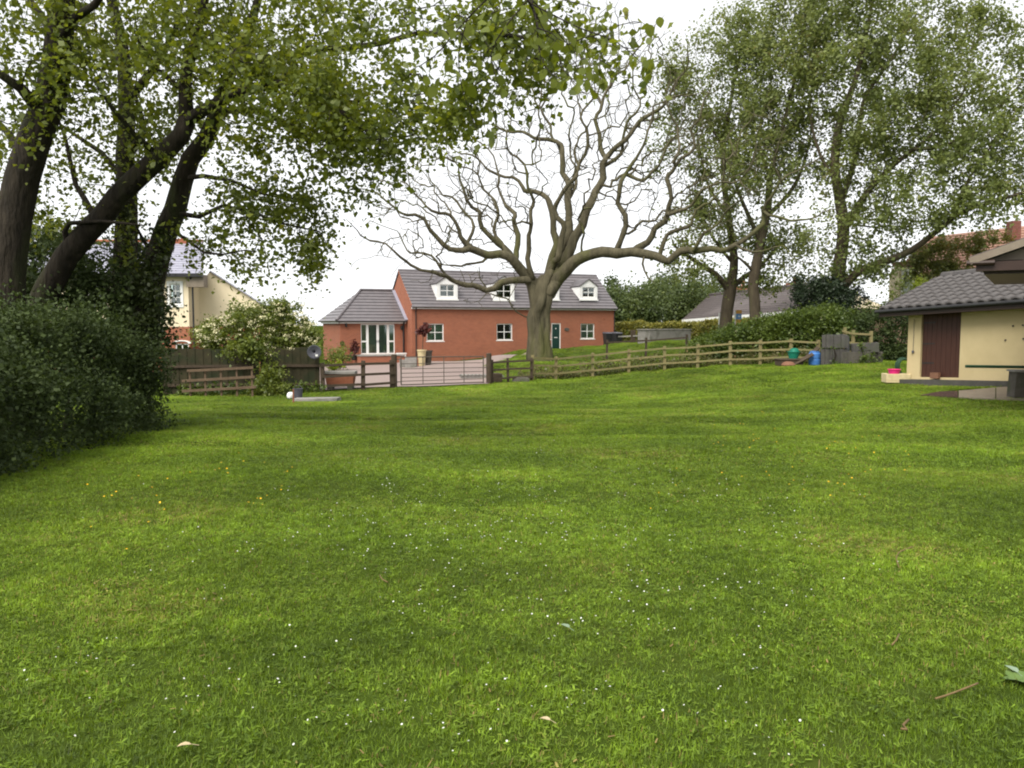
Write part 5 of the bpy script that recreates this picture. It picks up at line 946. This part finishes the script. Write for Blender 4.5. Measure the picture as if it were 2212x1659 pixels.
# big dark hedge on the left: rounded bank of leaves running away from the camera
def left_hedge():
    rng = np.random.default_rng(61); n = 1700; Y = rng.uniform(6.2, 15.6, n); fx = np.interp(Y, [6, 8.9, 11, 13, 14.8, 15.6], [-5.3, -5.65, -5.95, -6.15, -6.5, -7.2]); top = np.interp(Y, [6, 9, 12, 15, 15.7], [1.75, 1.75, 1.85, 1.75, 1.3])
    # face, top and some depth
    face = rng.random(n) < .6; a = rng.random(n); bul = .3 * np.sin(2.3 * Y + 1) + .3 * np.sin(4.4 * Y + a * 5) + .25 * np.sin(a * 9 + Y)
    z = np.where(face, a ** .8 * top, top - .3 * rng.random(n) + .16 * np.sin(3 * Y) + .12 * rng.normal(size=n)); prof = 1 - (np.clip(z / top, 0, 1) - .35) ** 2 * 1.3
    x = np.where(face, fx - 1.2 + prof * 1.1 + bul * .35 - .25 * rng.random(n), fx - .3 - rng.random(n) * 3.4)
    blot = .28 * (np.sin(1.9 * Y + 2.2 * z) * np.sin(3.3 * z - .8 * Y)); x = x + np.where(face, blot, 0); A = np.stack([x, Y, z + terr(x, Y)], 1); C = np.repeat(A, 62, 0) + rng.normal(size=(n * 62, 3)) * .16
    ks = rng.choice(n, 330); st = A[ks]; dirs = np.stack([rng.uniform(.1, 1, 330), rng.normal(size=330) * .6, rng.uniform(-.2, 1.2, 330)], 1); dirs /= np.linalg.norm(dirs, axis=1)[:, None]
    sh = st[:, None] + dirs[:, None] * (rng.uniform(.1, .5, (330, 1)) * np.linspace(.2, 1, 16)[None])[..., None] + rng.normal(size=(330, 16, 3)) * .035; C = np.vstack([C, sh.reshape(-1, 3)])
    nb_ = 2200; yb = rng.uniform(6, 15.5, nb_); xb = np.interp(yb, [6, 8.9, 11, 13, 14.8, 15.6], [-5.3, -5.65, -5.95, -6.15, -6.5, -7.2]) + rng.normal(size=nb_) * .22 - .1; C = np.vstack([C, np.stack([xb, yb, terr(xb, yb) + rng.random(nb_) ** 2 * .35], 1)])
    stems = [np.array([(xx, yy, tz(xx, yy) - .1, .05), (xx + .1, yy, tz(xx, yy) + .5, .035), (xx + .2, yy + .1, tz(xx, yy) + 1.0, .02)]) for yy in np.arange(6.8, 15.4, .9) for xx in [float(np.interp(yy, [6, 15], [-6.5, -7.6]))]]
    sub = A[rng.choice(n, 420, False)]
    plant('hedge', 'tall dense dark green hedge along the left side of the lawn', 'hedge', 62, stems, sub, 'bark_dark', 'leaf_hedge', 4000, .047, .12, thin=.03, crown='foliage', trunk='stems', tip=.004, bf=.15, seg=.4, extra=C)
left_hedge()
thicket('laurel_thicket', 'dark evergreen thicket round the feet of the left trees', 'shrub', 71, [(90, 600, 16, 110, 80, 1, 60), (210, 650, 15.6, 120, 70, 1, 80), (250, 560, 16.5, 90, 60, .8, 30), (90, 520, 17, 60, 40, .8, 20), (310, 690, 16, 60, 60, .8, 40), (20, 640, 15.5, 80, 90, 1, 40)], 'leaf_hedge', 24000, .075, .22, [(60, 16), (150, 16), (240, 16.3), (310, 16)])
thicket('ivy', 'ivy with brownish green leaves climbing the slanting trunk beside the cream house', 'ivy', 72, [(322, 630, 15.2, 26, 70, .25, 50), (345, 545, 15.1, 22, 50, .25, 22), (300, 720, 15.2, 40, 50, .3, 30), (272, 520, 15.75, 22, 110, .2, 36), (262, 400, 15.8, 20, 60, .2, 12)], 'leaf_ivy', 4500, .07, .10, [(296, 15.25)])
# elder bush in flower by the fence
def elder():
    rng = np.random.default_rng(81); bl = [(545, 715, 30.6, 105, 62, 1.1, 130), (480, 728, 30.4, 62, 36, .8, 50), (620, 705, 30.7, 66, 58, .9, 80), (560, 685, 30.8, 86, 34, .9, 60), (652, 725, 30.7, 38, 44, .5, 36), (450, 722, 30.5, 38, 24, .5, 20), (560, 755, 30.0, 90, 22, .3, 40), (640, 750, 30.2, 40, 22, .3, 16), (545, 758, 28.6, 70, 14, .3, 22), (578, 805, 28.3, 24, 34, .3, 26), (578, 840, 28, 36, 16, .3, 14)]
    root, sk = thicket('elder_bush', 'rounded green elder bush covered in cream flower heads by the left fence', 'bush', 81, bl, 'leaf_elder', 24000, .10, .18, [(560, 30.4), (575, 30.6), (590, 30.4), (576, 28.3)])
    A = blob_points(rng, [(b[0], b[1], b[2] - .75, b[3], b[4], b[5] * .4, b[6] // 2, .5) for b in bl[:7]]); A = A[rng.random(len(A)) < .75]; base = np.array(root.matrix_basis.translation)
    n = 26; C = (A - base)[:, None] + np.concatenate([rng.normal(size=(len(A), n, 2)) * .07, rng.normal(size=(len(A), n, 1)) * .025], 2)
    link('flower_heads', leaves_mesh('flower_heads', C.reshape(-1, 3), .05, rng, flat=3, droop=0), 'petal_cream', root)['kind'] = 'stuff'
elder()
# hedges on the right
def box_hedge(label, seed, path, h, w, leafm, nleaf, ls, rough=.12, flowers=0):
    """path: (px, Y, height) along the hedge"""
    rng = np.random.default_rng(seed); P = np.array([(xat(px, Y), Y, hh) for px, Y, hh in path]); d = np.r_[0, np.cumsum(np.hypot(*np.diff(P[:, :2], axis=0).T))]
    n = int(d[-1] * 60); t = rng.uniform(0, d[-1], n); c = np.stack([np.interp(t, d, P[:, k]) for k in range(3)], 1); tg = np.stack([np.gradient(np.interp(t + e, d, P[:, 0])) for e in (0,)], 1)
    ax = P[-1, :2] - P[0, :2]; ax /= np.linalg.norm(ax); nr = np.array([ax[1], -ax[0]])
    s = rng.uniform(-1, .6, n); topm = rng.random(n) < .4; zf = np.where(topm, 1 - .08 * rng.random(n), rng.random(n)); s = np.where(topm, s, rng.choice([.85, 1.0], n))
    lump = .10 * np.sin(t * 1.7 + seed) + .07 * np.sin(t * 4.1); x = c[:, 0] + nr[0] * s * w / 2 * (1 + lump); y = c[:, 1] + nr[1] * s * w / 2 * (1 + lump); z = terr(x, y) + zf * c[:, 2] * (1 + lump * .5)
    A = np.stack([x, y, z], 1); C = np.repeat(A, max(1, nleaf // n), 0); C = C + rng.normal(size=C.shape) * rough
    stems = []
    for q in np.arange(.4, d[-1], .8):
        xx, yy = np.interp(q, d, P[:, 0]), np.interp(q, d, P[:, 1]); z0 = tz(xx, yy); stems.append(np.array([(xx, yy, z0 - .1, .04), (xx, yy, z0 + .3 * h, .03), (xx + .1, yy, z0 + .6 * h, .02)]))
    root, sk = plant('hedge', label, 'hedge', seed, stems, A[rng.choice(n, min(n, 160), False)], 'bark_mid', leafm, 600, ls, rough, thin=.03, crown='foliage', trunk='stems', tip=.004, bf=.15, extra=C)
    if flowers:
        k = rng.choice(np.where(s > .5)[0], flowers); base = np.array(root.matrix_basis.translation); FC = np.repeat(A[k] + np.array([nr[0], nr[1], 0]) * .1 - base, 14, 0); FC = FC + rng.normal(size=FC.shape) * .05
        link('flower_heads', leaves_mesh('flower_heads', FC, .035, rng), 'petal_cream', root)['kind'] = 'stuff'
box_hedge('broad green hedge with a few white blossoms behind the pale rail fence', 91, [(1512, 41, .6), (1540, 40, .85), (1600, 39, 1.2), (1680, 38, 1.5), (1740, 37.4, 1.75), (1800, 37, 1.8), (1852, 36.8, 1.6)], 1.6, 2.2, 'leaf_hedge_bright', 56000, .10, .2, 30)
box_hedge('dark hedge between the stone troughs and the cream outbuilding', 92, [(1842, 36.6, 1.7), (1880, 36.4, 1.95), (1980, 36, 2.1), (2060, 35.5, 2.1)], 2, 1.6, 'leaf_hedge', 26000, .09, .15)
box_hedge('long low clipped yellowish hedge beyond the grass bank right of the house', 93, [(1332, 66, 1.7), (1420, 64, 1.6), (1500, 62, 1.55), (1570, 60, 1.5), (1650, 58, 1.4)], 1.5, 1.5, 'leaf_clipped', 30000, .12, .1)
# rough growth at the foot of the pale fence: one mass of weeds
rng = np.random.default_rng(95); n = 9000; px = rng.uniform(1120, 1830, n); fyy = np.interp(px, [p for p, y in RF], [y for p, y in RF]); Yw = fyy + rng.uniform(.1, 3.2, n) * rng.random(n) + .1; cl_n = .5 + .5 * np.sin(px * .09) * np.sin(px * .031 + 1); X = (px - PW / 2) / F * Yw; Zw = terr(X, Yw) + rng.random(n) ** 1.5 * (.15 + .5 * cl_n)
weeds = tag(link('weeds', leaves_mesh('weeds', np.stack([X, Yw, Zw], 1), .09, rng, droop=-.5), 'leaf_scrub'), 'rough brownish weeds growing behind the pale rail fence', 'weeds', kind='stuff')
n = 1800; px = rng.uniform(380, 700, n); Yw = np.interp(px, [380, 700], [27.4, 29.2]) + rng.uniform(-.3, .3, n); X = (px - PW / 2) / F * Yw; weeds2 = tag(link('fence_weeds', leaves_mesh('fence_weeds', np.stack([X, Yw, terr(X, Yw) + rng.random(n) ** 2 * .4], 1), .09, rng, droop=-.7), 'leaf_hedge_bright'), 'tufts of tall grass along the foot of the left fences', 'weeds', kind='stuff')

# the leafy trees on the right
def right_trees():
    rng = np.random.default_rng(51)
    tE = ground_start(limb([(1563, 770, 46, .42), (1566, 715, 46, .36), (1571, 665, 46, .34), (1577, 630, 46, .34), (1582, 600, 46, .27), (1586, 560, 46, .23), (1578, 500, 46, .19), (1570, 440, 46, .17), (1562, 380, 46, .14), (1566, 300, 46, .12), (1582, 200, 46, .09), (1600, 110, 46, .06), (1612, 40, 46, .03)]))
    LE = [tE, I([(1576, 628), (1545, 592), (1510, 570), (1480, 548), (1455, 530)], .2, .06, 46, 44.5), I([(1580, 622), (1608, 598), (1635, 580), (1670, 545), (1690, 500)], .18, .05, 46, 47.5), I([(1575, 470), (1535, 410), (1515, 340), (1500, 250)], .1, .03, 46, 46), I([(1566, 330), (1520, 240), (1490, 170)], .07, .02, 46, 47), I([(1570, 440), (1610, 380), (1640, 300), (1650, 200)], .1, .03, 46, 46), I([(1584, 570), (1545, 520), (1520, 470), (1500, 400)], .1, .03, 46, 45)]
    aE = blob_points(rng, [(1560, 150, 46, 130, 120, 3, 120), (1490, 300, 46, 90, 110, 2.5, 70), (1600, 80, 46, 90, 70, 2, 60), (1620, 300, 46, 110, 120, 3, 80), (1530, 470, 45, 90, 60, 2, 50), (1600, 500, 46, 90, 50, 2, 40), (1490, 560, 44.5, 60, 40, 1.5, 16), (1450, 190, 46, 40, 60, 1, 14), (1520, 600, 45, 80, 22, 1.5, 14), (1640, 600, 47, 60, 30, 1.5, 16)])
    plant('leafy_tree', 'leafy tree with low forked trunk, leftmost of the right hand trees', 'tree', 52, LE, aE, 'bark_mid', 'leaf_right', 30000, .15, .45, thin=.04, tip=.008, bf=.2, group='leafy trees in the right hand row')
    tF = ground_start(limb([(1633, 770, 44, .37), (1632, 710, 44, .31), (1630, 650, 44, .29), (1627, 610, 44, .28), (1636, 560, 44, .26), (1648, 500, 44, .22), (1660, 440, 44, .19), (1664, 380, 44, .16), (1690, 280, 44, .12), (1715, 180, 44, .09), (1735, 80, 44, .06), (1745, -20, 44, .03)]))
    LF = [tF, I([(1642, 520), (1610, 450), (1585, 380), (1590, 300)], .13, .04, 44, 43), I([(1655, 470), (1710, 410), (1740, 340), (1760, 240)], .13, .04, 44, 45), I([(1632, 590), (1600, 560), (1570, 540)], .09, .03, 44, 43), I([(1664, 390), (1640, 300), (1660, 200), (1680, 120)], .1, .03, 44, 43.5)]
    aF = blob_points(rng, [(1700, 160, 44, 130, 140, 3, 140), (1660, 360, 43.5, 110, 100, 2.5, 70), (1740, 300, 44.5, 90, 110, 2.5, 60), (1740, 20, 44, 110, 90, 2.5, 80), (1690, 520, 44.5, 90, 60, 2, 40), (1600, 380, 43, 60, 80, 2, 30), (1700, 590, 44.6, 70, 40, 1.5, 16)])
    plant('leafy_tree', 'leafy tree with straight grey trunk, middle of the right hand trees', 'tree', 53, LF, aF, 'bark_mid', 'leaf_right', 30000, .15, .45, thin=.04, tip=.008, bf=.2, group='leafy trees in the right hand row')
    tG = ground_start(limb([(1800, 770, 42, .42), (1803, 690, 42, .36), (1808, 630, 42, .33), (1812, 584, 42, .31), (1822, 495, 42, .28), (1812, 420, 42, .25), (1803, 351, 42, .22), (1815, 260, 42, .19), (1845, 180, 42, .14), (1870, 80, 42, .1), (1890, -40, 42, .06), (1900, -160, 42, .03)]))
    LG = [tG, I([(1806, 650), (1848, 592), (1934, 557), (1973, 538), (2020, 502), (2074, 460), (2140, 435), (2212, 415), (2300, 370)], .24, .05, 42, 36, .8), I([(1822, 495), (1870, 420), (1920, 365), (1973, 323), (2024, 280), (2080, 200)], .2, .04, 42, 39, .8), I([(1815, 440), (1845, 351), (1860, 250), (1872, 205), (1930, 120), (1980, 30)], .16, .04, 42, 43), I([(1810, 400), (1770, 330), (1750, 240), (1760, 140)], .1, .03, 42, 42), I([(1822, 480), (1880, 490), (1950, 487)], .06, .02, 42, 40.5), I([(2060, 470), (2080, 410), (2130, 330), (2190, 260)], .09, .03, 38.5, 37), I([(1973, 323), (2050, 310), (2150, 240), (2230, 150)], .09, .03, 40, 38)]
    aG = blob_points(rng, [(1900, 130, 42, 200, 150, 3.5, 220), (1960, 20, 42, 180, 120, 3, 120), (1860, 330, 42, 110, 120, 2.5, 90), (2050, 210, 40, 130, 130, 2.5, 110), (2100, 350, 38.5, 130, 80, 2, 90), (2000, 420, 39.5, 110, 70, 1.8, 44), (2180, 260, 37.5, 90, 90, 1.5, 50), (2130, 110, 39, 100, 90, 2, 60), (2190, 180, 38, 80, 80, 1.5, 30), (1900, 470, 41, 90, 70, 1.8, 34), (1860, 560, 41.5, 80, 50, 1.5, 30), (2150, 440, 37.5, 90, 50, 1.5, 36), (1960, 270, 41, 130, 90, 2.5, 80), (2000, -120, 42, 260, 90, 3, 60), (1800, 480, 41.6, 60, 90, 1.2, 40), (1930, 590, 40.5, 60, 40, 1, 16), (1800, 60, 42, 90, 100, 2, 50)])
    plant('leafy_tree', 'largest leafy tree at the right with a low limb sweeping over the outbuilding', 'tree', 54, LG, aG, 'bark_mid', 'leaf_right', 68000, .15, .45, thin=.04, tip=.008, bf=.2, group='leafy trees in the right hand row')
right_trees()
thicket('yew_bush', 'very dark bushy evergreen at the foot of the largest right tree', 'shrub', 101, [(1785, 650, 41, 75, 55, 1.2, 90), (1760, 620, 41, 60, 25, 1, 30), (1820, 630, 41, 60, 40, 1, 40), (1800, 690, 40.5, 60, 50, 1, 50)], 'leaf_yew', 26000, .10, .22, [(1780, 41), (1800, 41.2)])
thicket('climbing_shrub', 'reddish green creeper heaped over the roof of the red tiled house', 'shrub', 102, [(2035, 555, 43, 70, 40, .8, 80), (1995, 575, 43, 40, 30, .6, 30), (2090, 530, 43, 45, 26, .6, 30), (2150, 515, 43.5, 45, 18, .5, 14), (2060, 590, 42.5, 60, 30, .6, 30)], 'leaf_creeper', 9000, .12, .22, [(2030, 42.6), (2070, 42.4)])
thicket('golden_shrub', 'small yellow green shrub at the top of the garden wall left of the outbuilding roof', 'shrub', 103, [(1985, 608, 40, 18, 16, .3, 14), (1880, 662, 42.5, 26, 14, .4, 14), (1960, 640, 42, 40, 14, .4, 14)], 'leaf_lime', 1800, .07, .12, [(1950, 42)])
# trees behind the house on the right
def back_tree(label, px, Y, top, wpx, seed, n):
    x = xat(px, Y); z = tz(x, Y); t = np.array([(x, Y, z - .2, .3), (x, Y, z + 2, .25), (*at(px + 4, (top + 690) / 2, Y), .15), (*at(px, top + 15, Y), .04)]); rng = np.random.default_rng(seed)
    h = (705 - top) / 2; A = blob_points(rng, [(px, top + h * .75, Y, wpx * .8, h * .75, 3, n), (px - wpx * .3, top + h * 1.25, Y, wpx * .7, h * .6, 2.5, n // 2), (px + wpx * .3, top + h * 1.3, Y - 1, wpx * .7, h * .6, 2.5, n // 2)])
    plant('background_tree', label, 'tree', seed, [t], A, 'bark_mid', 'leaf_back', 9000, .24, .6, thin=.05, tip=.012, bf=.2, seg=.9, group='trees behind the brick house')
back_tree('dark green background tree just right of the brick house gable', 1335, 84, 602, 42, 111, 60); back_tree('rounded background tree, second to the right of the brick house', 1395, 80, 612, 50, 112, 60); back_tree('tall background tree in the middle of the group beyond the clipped hedge', 1440, 88, 595, 45, 113, 60); back_tree('bushy background tree left of the bungalow roof', 1490, 82, 600, 46, 114, 60); back_tree('low background tree filling the gap over the clipped hedge end', 1540, 88, 590, 45, 115, 50); back_tree('small background tree between the house corner and the clipped hedge', 1365, 92, 640, 36, 116, 40)
thicket('brambles', 'straggling green brambles growing over the dark stone troughs by the fence', 'shrub', 131, [(1858, 775, 32.4, 26, 16, .25, 20), (1890, 772, 32.6, 20, 16, .2, 14), (1800, 790, 33.2, 26, 10, .15, 12), (1875, 752, 32.7, 16, 8, .2, 6)], 'leaf_hedge_bright', 900, .07, .1, [(1862, 32.4), (1800, 33.3)])
# small plants
def small(name, label, cat, seed, c, rad, n, leafm, ls, stem=None, droop=.2):
    rng = np.random.default_rng(seed); q = rng.normal(size=(30, 3)) * .5 * np.array(rad); A = np.array(c) + q; st = np.array(stem if stem is not None else [(c[0], c[1], c[2] - rad[2] * 1.2, .02), (c[0], c[1], c[2], .012)]); 
    return plant(name, label, cat, seed, [st], A, 'bark_mid', leafm, n, ls, min(rad) * .3, thin=.02, crown='foliage', trunk='stem', tip=.003, bf=.2, seg=.15, droop=droop, limbstep=.15)
c = np.array(cp) + np.array([.12, .05, 2.15]); small('cordyline', 'red leaved standard plant on a thin stem in the tall cream pot', 'plant', 121, c, (.34, .34, .28), 300, 'leaf_red', .2, [(cp.x + .05, cp.y, cp.z + 1.0, .03), (cp.x + .1, cp.y, cp.z + 1.9, .025)], -.5)
c = np.array(POTQ) + np.array([0, 0, .85]); small('red_shrub', 'dark red clipped shrub in the black pot on the terrace', 'plant', 122, c, (.3, .3, .42), 420, 'leaf_red', .12, [(POTQ.x, POTQ.y, POTQ.z + .25, .02), (POTQ.x, POTQ.y, POTQ.z + .7, .015)])
x, y, z = gz(722, 30.9); small('lime_plant', 'bright lime green plant growing in the brown trough', 'plant', 123, (x, y, z + .92), (.34, .25, .18), 700, 'leaf_lime', .07)
x, y, z = gz(722, 46); small('garden_shrub', 'loose olive shrub by the brick wing left of the terrace', 'shrub', 124, (x, y, z + .95), (.95, .5, .7), 1500, 'leaf_elder', .09)
x, y, z = gz(741, 47); small('garden_shrub', 'upright dark shrub at the corner of the low terrace wall', 'shrub', 125, (x, y, z + .9), (.35, .35, .8), 800, 'leaf_hedge_bright', .09)
# broad leaved weeds in the lawn
mat('weed_green', (.075, .13, .03), (.12, .18, .05), .6, 12)
def rosette(px, py, s, n, label):
    g = gpoint([px], [py])[0]; rng = np.random.default_rng(int(px)); b = MB()
    for i in range(n):
        a = 6.283 * i / n + rng.normal() * .2; L8 = LEAF8 * s * rng.uniform(.7, 1.1); ca, sa = math.cos(a), math.sin(a); el = .35 + rng.normal() * .1
        b.add([(x * ca - y * math.cos(el) * sa, x * sa + y * math.cos(el) * ca, y * math.sin(el) + z + .015) for x, y, z in L8], [tuple(range(8))])
    o = b.build('dock_weed', 'weed_green'); o.location = g; tag(o, label, 'weed', 'broad leaved weeds in the lawn')
rosette(2196, 1478, .08, 6, 'broad leaved weed at the right edge of the lawn');
